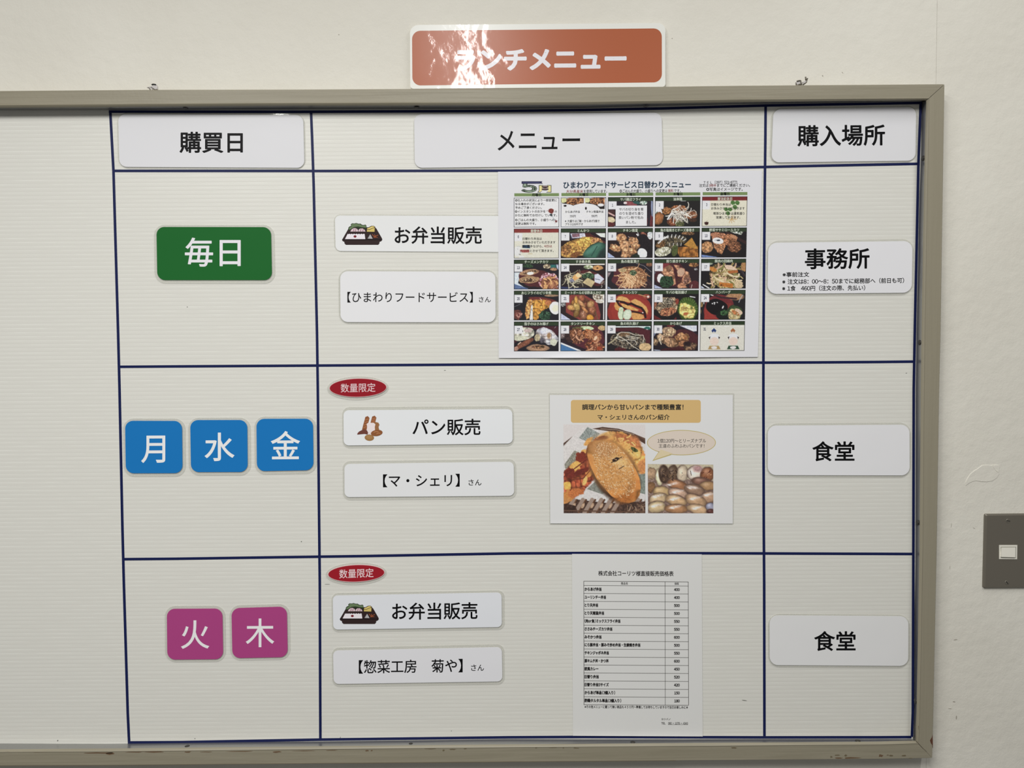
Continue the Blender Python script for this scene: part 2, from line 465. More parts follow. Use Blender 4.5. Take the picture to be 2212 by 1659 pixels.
def rail(outer, inner, vert):
    """a rail of the frame; outer/inner are matched lists of px points along the face's two edges"""
    ma = MA(); n = len(outer); vs = []
    for (ox, oy), (ix, iy) in zip(outer, inner):
        o = P(ox, oy, FACE); i = P(ix, iy, FACE)
        t = (i - o).normalized()
        bo = Vector((o.x, -0.0010, o.z)); bi = i - t * 0.016; bi = Vector((bi.x, -0.0010, bi.z))
        oc = o + t * 0.0012; od = Vector((o.x, o.y + 0.0012, o.z))
        # rounded bead along the inner edge, then the wood drops back
        i1 = i - t * 0.0042; i2 = i - t * 0.0030 + Vector((0, -0.0006, 0)); i3 = i - t * 0.0012 + Vector((0, 0.0010, 0))
        i4 = Vector((i.x, i.y + 0.0030, i.z))
        vs += [bo, od, oc, i1, i2, i3, i4, bi]
    fs = []
    for k in range(n - 1):
        for j in range(8):
            a, b = k * 8 + j, k * 8 + (j + 1) % 8
            fs.append((a, b, b + 8, a + 8))
    fs.append(tuple(range(8))[::-1]); fs.append(tuple((n - 1) * 8 + j for j in range(8)))
    ma.add(vs, fs)
    o = ma.build('frame_rail', WOODV if vert else WOOD, board, colour=False)
    bm = bmesh.new(); bm.from_mesh(o.data); bmesh.ops.recalc_face_normals(bm, faces=bm.faces[:]); bm.to_mesh(o.data); bm.free()
    return o
xs = [XL, 0, 320, 640, 1100, 1260, 1600]
GAP = 0.55
c1o, c1i = (interp(RO, 181.3), 181.3), (2003, 215.5)
rail([(x, interp(TOPO, x)) for x in xs] + [(c1o[0] - GAP * 1.2, c1o[1])], [(x, interp(TOPI, x)) for x in [XL + 36, 0, 320, 640, 1100, 1260, 1600]] + [(c1i[0] - GAP, c1i[1])], False)
c2o, c2i = (2014.5, 1638.0), (1981, 1602.5)
ys = [300, 420, 720, 840, 1180, 1540]
rail([(c1o[0], c1o[1] + GAP)] + [(interp(RO, y), y) for y in ys] + [c2o], [(c1i[0], c1i[1] + GAP)] + [(interp(RI, y), y) for y in ys] + [c2i], True)
xs = [XL, 0, 230, 700, 1100, 1500, 1900]
rail([(x, interp(BOTO, x)) for x in xs] + [(c2o[0] - .4, c2o[1])], [(x, interp(BOTI, x)) for x in [XL + 48, 0, 230, 700, 1100, 1500, 1900]] + [(c2i[0] - GAP, c2i[1])], False)
rail([(XL, interp(TOPO, XL) + .6), (XL, interp(BOTO, XL) - .6)], [(XL + 36, interp(TOPI, XL + 36) + .6), (XL + 48, interp(BOTI, XL + 48) - .6)], True)

# aluminium trim lining the inner faces of the frame
def trim(front, back, side):
    ma = MA(); vs = []
    for (x, y), (bx, by) in zip(front, back):
        p = P(x, y, FACE - 0.0035); q = P(bx, by, PANEL + .0001)
        o = Vector(side) * 0.0016; p = p - o * .3; q2 = q - o
        vs += [p, q, q2, p - o]
    fs = []
    for k in range(len(front) - 1):
        for j in range(4):
            a, b = k * 4 + j, k * 4 + (j + 1) % 4
            fs.append((a, b, b + 4, a + 4))
    fs += [(0, 3, 2, 1), tuple(len(vs) - 4 + j for j in range(4))]
    ma.add(vs, fs)
    o = ma.build('inner_trim', TRIM, board, colour=False)
    bm = bmesh.new(); bm.from_mesh(o.data); bmesh.ops.recalc_face_normals(bm, faces=bm.faces[:]); bm.to_mesh(o.data); bm.free()
TB = [(0, 238.0), (640, 236.6), (1100, 235.4), (1260, 233.6), (1600, 225.0), (1992, 218.6)]
RB_ = [(222, 1992.5), (300, 1990.2), (360, 1988), (420, 1986), (720, 1979.6), (840, 1977.8), (1150, 1977.2), (1540, 1975.6), (1596, 1974.4)]
BB = [(0, 1606), (300, 1607), (690, 1601.4), (1100, 1596.4), (1650, 1596.6), (1974, 1596.2)]
xx = (XL + 40, 0, 640, 1100, 1260, 1600, 1990)
trim([(x + (11 if x == 1990 else 0), interp(TOPI, x) + .4) for x in xx], [(x, interp(TB, x)) for x in xx], (0, 0, -1))
xx = (XL + 48, 0, 230, 700, 1100, 1500, 1900, 1974)
trim([(x + (6 if x == 1974 else 0), interp(BOTI, x) - .4) for x in xx], [(x, interp(BB, x)) for x in xx], (0, 0, 1))
yy = (221, 300, 360, 420, 720, 840, 1180, 1540, 1596)
trim([(interp(RI, y) - .4, y - 3 if y == 221 else y + 4 if y == 1596 else y) for y in yy], [(interp(RB_, y), y) for y in yy], (-1, 0, 0))

# backing panel: every rib of the twin-wall sheet stands out a hair
pt = P(1900, 219, PANEL).z + 0.004; pb = P(1000, 1600, PANEL).z - 0.010
pl_, pr_ = P(XL + 40, 800, PANEL).x, P(1984, 300, PANEL).x + 0.004
ma = MA(); z = pb; row = []
while z < pt:
    row += [(z, -PANEL), (z + RIB * .12, -PANEL - .00004), (z + RIB * .30, -PANEL - .00004), (z + RIB * .42, -PANEL)]
    z += RIB
vs = []
for z, y in row: vs += [(pl_, y, z), (pr_, y, z)]
fs = [(2 * i, 2 * i + 1, 2 * i + 3, 2 * i + 2) for i in range(len(row) - 1)]
n = len(vs); vs += [(pl_, -0.0012, row[0][0]), (pr_, -0.0012, row[0][0]), (pl_, -0.0012, row[-1][0]), (pr_, -0.0012, row[-1][0])]
fs += [(n, n + 1, 1, 0), (n - 2, n - 1, n + 3, n + 2), (n, n + 2, n + 3, n + 1)]
ma.add(vs, fs)
ma.build('backing_panel', panel_mat(), board, colour=False)

def lay_tape(pts, w=5.6, d1=None, label=None):
    """a strip of tape through px points"""
    d0 = PANEL; d1 = d1 or PANEL + 0.00034
    pts = [Vector(p) for p in pts]; L = []; R = []
    for i, p in enumerate(pts):
        a = pts[max(i - 1, 0)]; b = pts[min(i + 1, len(pts) - 1)]
        t = (b - a).normalized(); nn = Vector((-t.y, t.x)) * w / 2
        L.append(p + nn); R.append(p - nn)
    ma = MA()
    for k in range(len(pts) - 1):
        vs = []
        for d in (d0, d1):
            for q in (L[k], L[k + 1], R[k + 1], R[k]):
                v = P(q.x, q.y, d1); v.y = -d; vs.append(v)
        ma.add(vs, [(4, 5, 6, 7), (0, 1, 5, 4), (2, 3, 7, 6), (1, 2, 6, 5), (3, 0, 4, 7)])
    o = ma.build('grid_tape', TAPE, board, colour=False)
    bm = bmesh.new(); bm.from_mesh(o.data); bmesh.ops.recalc_face_normals(bm, faces=bm.faces[:]); bm.to_mesh(o.data); bm.free()
H0 = [(235, 241), (640, 241.4), (1100, 239.6), (1260, 237.6), (1430, 234.2), (1655, 227.8), (1992, 222.2)]
H1 = [(243, 369), (700, 369.3), (1100, 368.7), (1260, 367.6), (1430, 365), (1600, 361.8), (1655, 360.6), (1760, 358.2), (1987, 353.7)]
H2 = [(257, 792.3), (360, 791.6), (620, 790), (780, 789), (1100, 787), (1260, 786.4), (1600, 783.5), (1760, 782.8), (1900, 781.8), (1976, 781)]
H3 = [(266, 1208), (380, 1207), (620, 1203.5), (780, 1201.3), (1100, 1195.5), (1260, 1194.6), (1600, 1195.3), (1760, 1195.9), (1975, 1196.7)]
H4 = [(276, 1604), (390, 1603.3), (690, 1597.8), (1100, 1592.8), (1260, 1592), (1650, 1593), (1900, 1592.8), (1969, 1592.4)]
V0 = [(238, 240), (245, 370), (255, 720), (258, 840), (264.3, 1140), (267.4, 1260), (275.8, 1540), (278.8, 1604)]
V1 = [(671.8, 242), (674.2, 300), (677.5, 400), (684.7, 720), (686.4, 840), (689.4, 1140), (690.7, 1260), (692, 1596)]
V2 = [(1654, 229), (1653.4, 300), (1652, 420), (1649.3, 720), (1649.1, 840), (1650, 1140), (1650.8, 1260), (1651.4, 1593)]
V3 = [(1989, 224), (1986, 300), (1984, 360), (1976.2, 720), (1974, 840), (1973.3, 1150), (1972, 1540), (1970, 1592)]
for t in (H0, H1, H2, H3, H4): lay_tape(t)
for t in (V0, V1, V2, V3): lay_tape(t, d1=PANEL + 0.00042)

# screws through the trim
def screw(px, py, axis):
    d = PANEL + 0.011; p = P(px, py, d)
    ax = Vector(axis); ma = MA(); n = 14
    e1 = Vector((0, 1, 0)); e2 = ax.cross(e1)
    rings = ((0.0000, 0.0042), (0.0007, 0.0040), (0.0014, 0.0026), (0.0017, 0.0009))
    vs = []
    for h, r in rings:
        for k in range(n):
            a = 2 * math.pi * k / n
            vs.append(p + ax * h + e1 * r * math.cos(a) + e2 * r * math.sin(a))
    fs = [tuple(len(vs) - n + k for k in range(n))]
    for q in range(len(rings) - 1):
        for k in range(n):
            fs.append((q * n + k, q * n + (k + 1) % n, (q + 1) * n + (k + 1) % n, (q + 1) * n + k))
    ma.add(vs, fs); o = ma.build('screw', SCREW, board, colour=False, smooth=True)
    bm = bmesh.new(); bm.from_mesh(o.data); bmesh.ops.recalc_face_normals(bm, faces=bm.faces[:]); bm.to_mesh(o.data); bm.free()
for x, y in ((404.5, 1612.5), (887.5, 1607.5), (1367, 1603.8), (1853, 1600.5)): screw(x, y, (0, 0, 1))
for x, y in ((1994, 342), (1986.5, 740), (1982, 1129), (1978, 1514)): screw(x, y, (-1, 0, 0))
for x, y in ((401, 233), (900, 232.2), (1395, 229)): screw(x, y, (0, 0, -1))

# chipped paint on the rails
random.seed(4)
def chip(pts, m=BARE):
    s = MA(); s.slab(pts, FACE - 0.0005, FACE + 0.00012); s.build('paint_chip', m, board, colour=False)
def blob(cx, cy, rx, ry, m=BARE, n=11, slope=-0.008):
    pts = []
    for k in range(n):
        a = 2 * math.pi * k / n; r = random.uniform(.6, 1.15)
        x = rx * math.cos(a) * r
        pts.append((cx + x, cy + ry * math.sin(a) * r + slope * x))
    chip(pts, m)
for x, y, rx, ry in ((20, 1624.5, 22, 1.0), (95, 1624.5, 26, 1.3), (212, 1626.5, 34, 1.7), (238, 1628, 9, 2.8), (290, 1624.8, 22, 1.1), (335, 1624.5, 26, 1.6),
                     (405, 1624.5, 9, 1.6), (445, 1624.5, 12, 0.8), (520, 1623.2, 30, 1.3), (598, 1624.2, 13, 2.0), (660, 1622, 30, 0.7),
                     (718, 1620.8, 14, 1.0), (793, 1621.8, 4, 1.8), (803, 1621.6, 2, 1.5)):
    blob(x, y, rx, ry)
for x, y, rx, ry in ((930, 1617.6, 12, 1.0), (958, 1621, 3, 2.0), (978, 1619, 8, 1.4), (1005, 1617.4, 4, 1), (1158, 1615.6, 2.5, 1.0), (1195, 1615, 9, .6), (1217, 1615.8, 2, .9),
                     (1242, 1614, 4, 1.0), (1245, 1616.3, 7, .9), (1586, 1615.4, 7, 1.5), (1830, 1608.6, 14, .6),
                     (1796, 1635, 3, 2.4), (1808, 1631.3, 6, 1.2), (1827, 1632, 3, 2.4), (1925, 1632.5, 4, 2.2), (1918, 1631.3, 3, 1.2), (1952, 1632.2, 6, 1.6), (1967, 1638, 5, .8),
                     (1984.5, 1573, .8, 6), (1995, 1009, .0, .0)):
    if rx > .1: blob(x, y, rx, ry, BARE2)
for x, y, rx, ry in ((1812, 1637.4, 9, 1.4), (1840, 1637.4, 20, 1.9), (1903, 1632.6, 6, 3.0)): blob(x, y, rx, ry)
chip(zc([(1585, 640), (1560, 730), (1505, 820), (1530, 900), (1570, 960), (1592, 1060), (1590, 850)], 1900, 1540, 13.825), plain('red_brown_bruise', tuple(alb((84, 52, 36))), .8))
chip(zc([(1065, 815), (1130, 870), (1290, 1045), (1430, 1175), (1280, 1055), (1120, 885)], 1900, 1540, 13.825), GROOVE)
# long fine dark line along the bottom rail's outer edge
lx = [(x, interp(BOTO, x) - 1.0 + random.uniform(-.25, .25)) for x in range(-40, 1500, 60)]
s = MA(); s.slab([(x, y - .45) for x, y in lx] + [(x, y + .45) for x, y in lx[::-1]], FACE - .0004, FACE + .0001); s.build('rail_edge_line', BARE2, board, colour=False)
# shallow scratches on the top rail
for x, y, rx in ((225, 185 + 24, 0), (1530, 203, 0)): pass

# specks and pencil ticks on the panel
INK = plain('speck_ink', (0.22, 0.22, 0.20), .8)
for x, y, rx, ry, ro in ((124.5, 1600, 1.2, 1.7, 20), (421, 1595.5, 1, 1, 0), (404.5, 663, 1.0, 1.0, 0), (735, 1594, .7, 2.6, 12), (961, 800, 2.2, .6, 0),
                         (651, 1170, 1.2, 1.2, 0), (1608, 1513, 5.5, .8, 8), (1958, 806, 1.6, .7, 0), (707, 1262, 6, .5, 0), (975, 1579, 1, .8, 0)):
    s = MA(); s.slab(ellipse(x, y, rx, ry, ro, 10), PANEL, PANEL + .00025); s.build('speck', INK, board, colour=False)

# ---------------------------------------------------------------- laminated cards
BLACK = tuple(alb((10, 10, 12)))
CARDW = (207, 207, 210)
T0 = 0.0019                       # a card's paper lies this far in front of the panel
def card(name, label, cat, group, q, r, film, face, ref=206, mats=None, t0=T0, thick=0.0016):
    """film: how far the clear border reaches beyond the paper (l, t, r, b) in px"""
    cx = sum(p[0] for p in q) / 4; by = max(q[2][1], q[3][1])
    root = thing(name, label, cat, P(cx, by, PANEL), group)
    f = MA(); fq = grow(q, *film); f.slab(rrect(fq, r * 1.25 + 2), PANEL + t0 - thick, PANEL + t0 - 0.0004)
    f.build('laminate_border', FILM, root, colour=False)
    # stiff backing that carries the card on the panel
    b = MA(); b.slab(rrect(grow(q, -5, -5, -5, -5), max(r - 4, 2)), PANEL + .0002, PANEL + t0 - 0.0006, tuple(alb((150, 150, 146))))
    b.build('backing_magnet', PRINT, root)
    s = MA(); s.slab(rrect(q, r), PANEL + t0 - 0.0005, PANEL + t0, tuple(alb(face, ref)), bev=0.0)
    return s.build('card_face', mats or LAM, root)
LD = PANEL + T0 + 0.00006
def letters(root, items, d=LD, m=None, name='lettering', col=BLACK):
    for it in items:
        ma = MA()
        kw = dict(it[-1]) if isinstance(it[-1], dict) else {}
        text(ma, *it[:5], d, kw.pop('col', col), **kw)
        ma.build(name, m or LAM, root)

GL = 'white label cards on the board'
# heading row
c = card('label_card', 'wide white heading card for the purchase day, first in the top row of the board', 'card', GL, [(255, 246.5), (655, 248.6), (657.5, 362.6), (258, 360.4)], 16, (3, 3, 3, 3), CARDW)
letters(c, [("購買日", 387.7, 524.7, 284.5, 330.4, dict(off=0.0198))])
c = card('label_card', 'widest white heading card, reading menu in katakana, centred in the top row', 'card', GL, [(894.5, 247), (1429, 243.4), (1432, 356.5), (896, 362.6)], 16, (2, 2, 2, 2), CARDW)
letters(c, [("メニュー", 1075, 1253, 282.4, 324.5, dict(slope=-.007, off=0.0099))])
c = card('label_card', 'white heading card for the purchase place in the top right cell of the board', 'card', GL, [(1670.8, 235.5), (1979, 230.8), (1977.7, 347), (1666.4, 351)], 17, (4, 3, 3, 3), CARDW)
letters(c, [("購入場所", 1722.5, 1911.8, 269.5, 315.5, dict(slope=-.012, off=0.0198))])
# left column
GD = 'coloured weekday cards'
GREEN, BLUE, PINK = (27, 92, 40), (24, 103, 165), (141, 56, 106)
WH = (212, 212, 218)
def wcol(ref=206): return tuple(alb((216, 214, 224), ref))
c = card('weekday_card', 'large green rounded card with white every day characters in the left column', 'card', GD, [(337.8, 490.2), (585.2, 490.6), (587.6, 604.9), (339.8, 604.9)], 17, (6, 5, 7, 7), GREEN, 204)
letters(c, [("毎", 399.3, 460.4, 513.4, 576, dict(off=0.0119)), ("日", 474.4, 520, 518.5, 575, dict(off=0.0119))], col=wcol())
for s, lab, q, t in (("月", 'blue card reading Monday, leftmost of the three blue weekday cards', [(270.2, 909), (393, 909.3), (394.2, 1022), (271.8, 1022.4)], (305, 357, 941, 1000)),
                     ("水", 'blue card reading Wednesday, between the two other blue weekday cards', [(410.8, 907.5), (534, 907.3), (535, 1019.5), (412.6, 1019.8)], (442, 506.5, 934.5, 996)),
                     ("金", 'blue card reading Friday, rightmost of the three blue weekday cards', [(553.8, 904.8), (676, 904.5), (677.2, 1015.6), (555, 1017.8)], (585, 648, 931, 992))):
    c = card('weekday_card', lab, 'card', GD, q, 17, (5, 5, 7, 7), BLUE, 196)
    letters(c, [(s, *t, dict(off=0.0099, slope=-.006))], col=wcol(196))
for s, lab, q, t in (("火", 'magenta card reading Tuesday, left one of the two magenta weekday cards', [(360.3, 1315.3), (480.3, 1314.6), (482, 1424), (361.5, 1425)], (391, 452, 1340, 1401.5)),
                     ("木", 'magenta card reading Thursday, right one of the two magenta weekday cards', [(500, 1314), (619.5, 1310.3), (621.6, 1419.5), (502, 1421.8)], (531, 592.3, 1336, 1398))):
    c = card('weekday_card', lab, 'card', GD, q, 17, (5, 6, 6, 5), PINK, 184)
    letters(c, [(s, *t, dict(off=0.0060, slope=-.006))], col=wcol(184))

# the two pictograms, in layered flat print
def bento(root, ox, oy, s, fit):
    """drawn in the zoomed frame (690, 430, 5.267), then scaled into fit = x0, x1, y0, y1"""
    ma = MA(); k = [0]
    def put(pts, col):
        q = [(fit[0] + (x - 257) / 458 * (fit[1] - fit[0]), fit[2] + (y - 272) / 250 * (fit[3] - fit[2])) for x, y in pts]
        ma.flat(q, LD + k[0] * 0.000018, tuple(alb(col))); k[0] += 1
    put([(257, 462), (268, 445), (335, 328), (345, 320), (630, 322), (648, 335), (712, 448), (715, 465), (705, 480), (685, 488), (682, 508), (668, 522), (302, 522), (286, 508), (282, 488), (262, 478)], (48, 36, 36))
    put([(330, 352), (328, 328), (342, 312), (360, 306), (356, 288), (372, 276), (400, 278), (418, 272), (442, 280), (470, 280), (482, 292), (505, 296), (522, 290), (534, 300), (536, 325), (542, 345), (350, 360)], (40, 50, 34))
    put([(336, 348), (336, 330), (350, 318), (366, 314), (362, 292), (378, 282), (402, 284), (420, 279), (440, 287), (466, 287), (478, 299), (505, 303), (522, 298), (528, 305), (530, 325), (490, 322), (440, 312), (395, 318), (352, 345)], (98, 117, 84))
    put([(346, 374), (352, 350), (375, 328), (402, 322), (425, 328), (442, 342), (462, 328), (492, 328), (520, 345), (532, 374)], (45, 34, 34))
    put([(352, 370), (362, 350), (382, 334), (402, 330), (422, 336), (438, 352), (440, 370)], (206, 184, 190))
    put([(444, 370), (446, 350), (464, 335), (490, 335), (512, 348), (524, 370)], (206, 184, 190))
    for x in (382, 404, 462, 488): put([(x, 368), (x + 9, 368), (x + 16, 338), (x + 8, 336)], (150, 112, 124))
    put([(534, 376), (536, 330), (566, 318), (590, 304), (618, 304), (636, 318), (632, 378)], (60, 45, 34))
    put([(540, 371), (542, 350), (570, 350), (610, 332), (629, 328), (626, 373)], (198, 178, 104))
    put([(542, 344), (542, 334), (572, 324), (594, 310), (616, 310), (629, 319), (606, 328), (570, 343)], (210, 190, 116))
    put([(322, 395), (330, 402), (342, 394), (354, 402), (366, 394), (380, 402), (394, 394), (408, 402), (422, 394), (436, 402), (450, 394), (464, 402), (478, 394), (492, 402), (504, 394), (514, 398), (522, 458), (290, 458)], (222, 214, 222))
    put(ellipse(405, 426, 17, 14), (112, 36, 44))
    put([(580, 402), (606, 452), (545, 450)], (168, 166, 168))
    put([(575, 402), (580, 402), (551, 449), (545, 450)], (120, 118, 120))
    for p in ([(600, 402), (622, 428), (660, 436)], [(618, 440), (640, 420), (668, 410)], [(628, 404), (636, 440)]): put(stroke(p, 7), (150, 82, 52))
    put([(256, 462), (262, 456), (710, 456), (716, 464), (700, 466), (272, 466)], (34, 26, 28))
    return ma.build('bento_pictogram', LAM, root)
def breads(root):
    ma = MA(); k = [0]
    def put(pts, col):
        ma.flat(zc(pts, 690, 800, 5.027), LD + k[0] * 0.000018, tuple(alb(col))); k[0] += 1
    def loaf(pts, w, col, dark):
        put(stroke(pts, w), col)
        (x0, y0), (x1, y1) = pts[0], pts[-1]
        for t in (.15, .35, .55, .75):
            x, y = x0 + (x1 - x0) * t, y0 + (y1 - y0) * t
            put(stroke([(x - w * .36, y + 7), (x + w * .36, y - 5)], 8), dark)
    loaf([(521, 512), (516, 535), (498, 600), (486, 650)], 48, (134, 84, 54), (166, 110, 76))
    loaf([(596, 508), (590, 530), (572, 600)], 48, (134, 84, 54), (166, 110, 76))
    put([(575, 575), (605, 560), (640, 568), (652, 590), (642, 615), (650, 650), (600, 665)], (142, 100, 66))
    put([(512, 582), (530, 570), (590, 570), (608, 586), (601, 615), (604, 652), (560, 680), (530, 676), (514, 645), (518, 610)], (226, 208, 208))
    put([(530, 672), (555, 672), (550, 694), (530, 694)], (222, 205, 204))
    put([(410, 688), (428, 666), (458, 650), (490, 640), (516, 652), (528, 676), (522, 698), (490, 690), (448, 694), (412, 698)], (104, 62, 54))
    put(ellipse(542, 731, 51, 34, 4, 24), (148, 110, 68)); put(ellipse(540, 724, 34, 20, 4, 20), (158, 122, 80))
    put(ellipse(622, 680, 64, 34, -8, 24), (132, 84, 52))
    put(stroke([(590, 672), (612, 664), (640, 668)], 9), (168, 116, 80)); put(stroke([(620, 690), (645, 680), (660, 684)], 8), (168, 116, 80))
    return ma.build('bread_pictogram', LAM, root)

# middle column
c = card('label_card', 'white bento pictogram card with its right end tucked under the May menu sheet', 'card', GL, [(723.4, 465.6), (1092, 466.6), (1093, 544.6), (725, 542.2)], 11, (3, 3, 3, 2), (214, 215, 215), 206, t0=0.0010, thick=0.0008)
LDs = PANEL + 0.0010 + 0.00006
letters(c, [("お弁当販売", 852.3, 1041, 489.2, 527.2, dict(off=0.0158))], d=LDs)
LD = LDs; bento(c, 0, 0, 0, (738.8, 825.8, 481.6, 529)); LD = PANEL + T0 + 0.00006
c = card('label_card', 'tall white card with a bracketed hiragana shop name, below the upper boxed lunch card', 'card', GL, [(734.8, 586), (1070.2, 587), (1070.6, 696.4), (735.8, 695.8)], 16, (4, 4, 4, 3), (212, 212, 214), 204)
letters(c, [("【ひまわりフードサービス】", 750.4, 1021.4, 630.4, 653.6, dict(off=0.0060)), ("さん", 1034.5, 1060, 641, 652.8, dict(off=.010))])
c = card('label_card', 'white card with a brown breads pictogram for bread sales', 'card', GL, [(742, 886.3), (1106.6, 883.8), (1107.6, 958), (742.6, 962.4)], 11, (3, 7, 3, 5), (206, 208, 210), 198)
letters(c, [("パン販売", 891, 1038, 904.8, 940.4, dict(slope=-.004, off=0.0138))]); breads(c)
c = card('label_card', 'blank-edged white card with a bracketed katakana bakery name, under the bread sales card', 'card', GL, [(744, 1002.4), (1109.6, 997.4), (1110.8, 1071), (744.4, 1074)], 11, (4, 6, 5, 6), (202, 203, 204), 196)
letters(c, [("【マ・シェリ】", 827.3, 993, 1024, 1052, dict(slope=-.008, off=0.0104)), ("さん", 1012, 1040, 1035.6, 1048.6, dict(slope=-.006, off=.010))])
c = card('label_card', 'white card with a bento pictogram for boxed lunch sales beside the price list, wholly uncovered', 'card', GL, [(718.8, 1286.6), (1083.4, 1280), (1084, 1354.6), (720, 1360.2)], 10, (3, 5, 6, 5), (194, 196, 200), 190)
letters(c, [("お弁当販売", 846.8, 1031.6, 1301.5, 1338.5, dict(slope=-.010, off=0.0138))]); bento(c, 0, 0, 0, (733.8, 818.3, 1302.6, 1348))
c = card('label_card', 'lowest white card in the menu column, with a bracketed kanji delicatessen name', 'card', GL, [(719.4, 1405.4), (1084, 1398), (1085.2, 1472), (721, 1477.6)], 11, (3, 6, 5, 6), (188, 188, 191), 184)
letters(c, [("【惣菜工房　菊や】", 775, 999.4, 1424.6, 1453.8, dict(slope=-.013, off=0.0099)), ("さん", 1017.6, 1045.4, 1435.4, 1449, dict(slope=-.008, off=.010))])
# red ovals
GO = 'red oval limited quantity tags'
def oval(label, cx, cy, rx, ry, ro, t, ref):
    root = thing('oval_tag', label, 'tag', P(cx, cy + ry, PANEL), GO)
    f = MA(); f.slab(ellipse(cx - .5, cy + .8, rx + 4.5, ry + 5, ro), PANEL + 0.0003, PANEL + T0 - 0.0004); f.build('laminate_border', FILM, root, colour=False)
    b = MA(); b.slab(ellipse(cx, cy, rx - 8, ry - 6, ro), PANEL + .0002, PANEL + T0 - 0.0006, tuple(alb((150, 150, 146)))); b.build('backing_magnet', PRINT, root)
    s = MA(); s.slab(ellipse(cx, cy, rx, ry, ro), PANEL + T0 - .0005, PANEL + T0, tuple(alb((206, 176, 176), ref))); s.build('card_edge', LAM, root)
    s = MA(); s.flat(ellipse(cx, cy, rx - .9, ry - .9, ro), PANEL + T0 + .00003, tuple(alb((134, 26, 36), ref))); fo = s.build('card_face', LAM, root)
    letters(fo, [("数量限定", *t, dict(slope=math.tan(math.radians(ro)), off=0.0060))], col=tuple(alb((206, 184, 186), ref)))
oval('upper red oval tag for limited quantity, above the bread sales card', 773.3, 837.6, 62, 20.4, -1.2, (736, 811, 828, 847.2), 200)
oval('lower red oval tag for limited quantity, above the uncovered bento card', 769.6, 1238.6, 61.4, 18.8, -2.2, (732.8, 807, 1228.8, 1248.2), 190)
# right column
c = card('label_card', 'white card for the office with three lines of small ordering notes in the right column', 'card', GL, [(1659.8, 524.6), (1971.2, 520.6), (1969.6, 632.2), (1658, 635)], 19, (3, 5, 3, 4), (204, 204, 207), 198)
letters(c, [("事務所", 1738.5, 1878.4, 536.2, 581.2, dict(slope=-.010, off=0.0198)),
            ("※事前注文", 1690.4, 1748, 587.6, 598.4, dict(slope=-.004, off=.019)),
            ("※注文は8：00～8：50までに総務部へ（前日も可）", 1689.8, 1953, 601.2, 613.0, dict(slope=-.011, off=.019)),
            ("※1食　460円（注文の際、先払い）", 1689.6, 1869, 616.4, 628.2, dict(slope=-.008, off=.019))])
c = card('label_card', 'white dining hall card in the right column, level with the bread poster', 'card', GL, [(1658.6, 919.6), (1964.6, 917.4), (1965, 1027), (1658.6, 1026.4)], 18, (3, 5, 3, 4), (194, 194, 196), 188)
letters(c, [("食堂", 1754.8, 1846, 953.2, 996.4, dict(off=0.0178))])
c = card('label_card', 'white dining hall card in the right column, level with the price list', 'card', GL, [(1662.4, 1329.4), (1962.4, 1331.2), (1962, 1438.6), (1662.8, 1436.8)], 18, (3, 3, 3, 4), (182, 182, 182), 178)
letters(c, [("食堂", 1758.8, 1848.4, 1363.2, 1406.2, dict(off=0.0178))])

# ---------------------------------------------------------------- paper sheets with printed pictures
def sheet(root, q, d, face, ref, curl=0.0, curls=(), nx=48, ny=36, thin=.00025):
    """thin paper whose lowest strip lifts a little off the panel; its back is closed"""
    ma = MA(); (x0, y0), (x1, y1), (x2, y2), (x3, y3) = q
    vs = []; col = tuple(alb(face, ref))
    for s_ in (0, 1):
        for j in range(ny + 1):
            v = 1 - (1 - j / ny) ** 1.6
            for i in range(nx + 1):
                u = i / nx
                x = (x0 * (1 - u) + x1 * u) * (1 - v) + (x3 * (1 - u) + x2 * u) * v
                y = (y0 * (1 - u) + y1 * u) * (1 - v) + (y3 * (1 - u) + y2 * u) * v
                l = 0
                for cu, w, h in curls: l += h * math.exp(-((u - cu) / w) ** 2)
                l *= max(0, (v - .965) / .035) ** 2
                vs.append(P(x, y, d + l - (thin if s_ else 0)))
    n = (nx + 1) * (ny + 1); fs = []
    for j in range(ny):
        for i in range(nx):
            a = j * (nx + 1) + i
            fs.append((a, a + nx + 1, a + nx + 2, a + 1)); fs.append((n + a, n + a + 1, n + a + nx + 2, n + a + nx + 1))
    for i in range(nx):
        fs.append((i, i + 1, n + i + 1, n + i)); a = ny * (nx + 1) + i; fs.append((a, n + a, n + a + 1, a + 1))
    for j in range(ny):
        a = j * (nx + 1); fs.append((a, n + a, n + a + nx + 1, a + nx + 1)); a += nx; fs.append((a, a + nx + 1, n + a + nx + 1, n + a))
    ma.add(vs, fs, col)
    return ma.build('paper_sheet', PRINT, root, smooth=False)

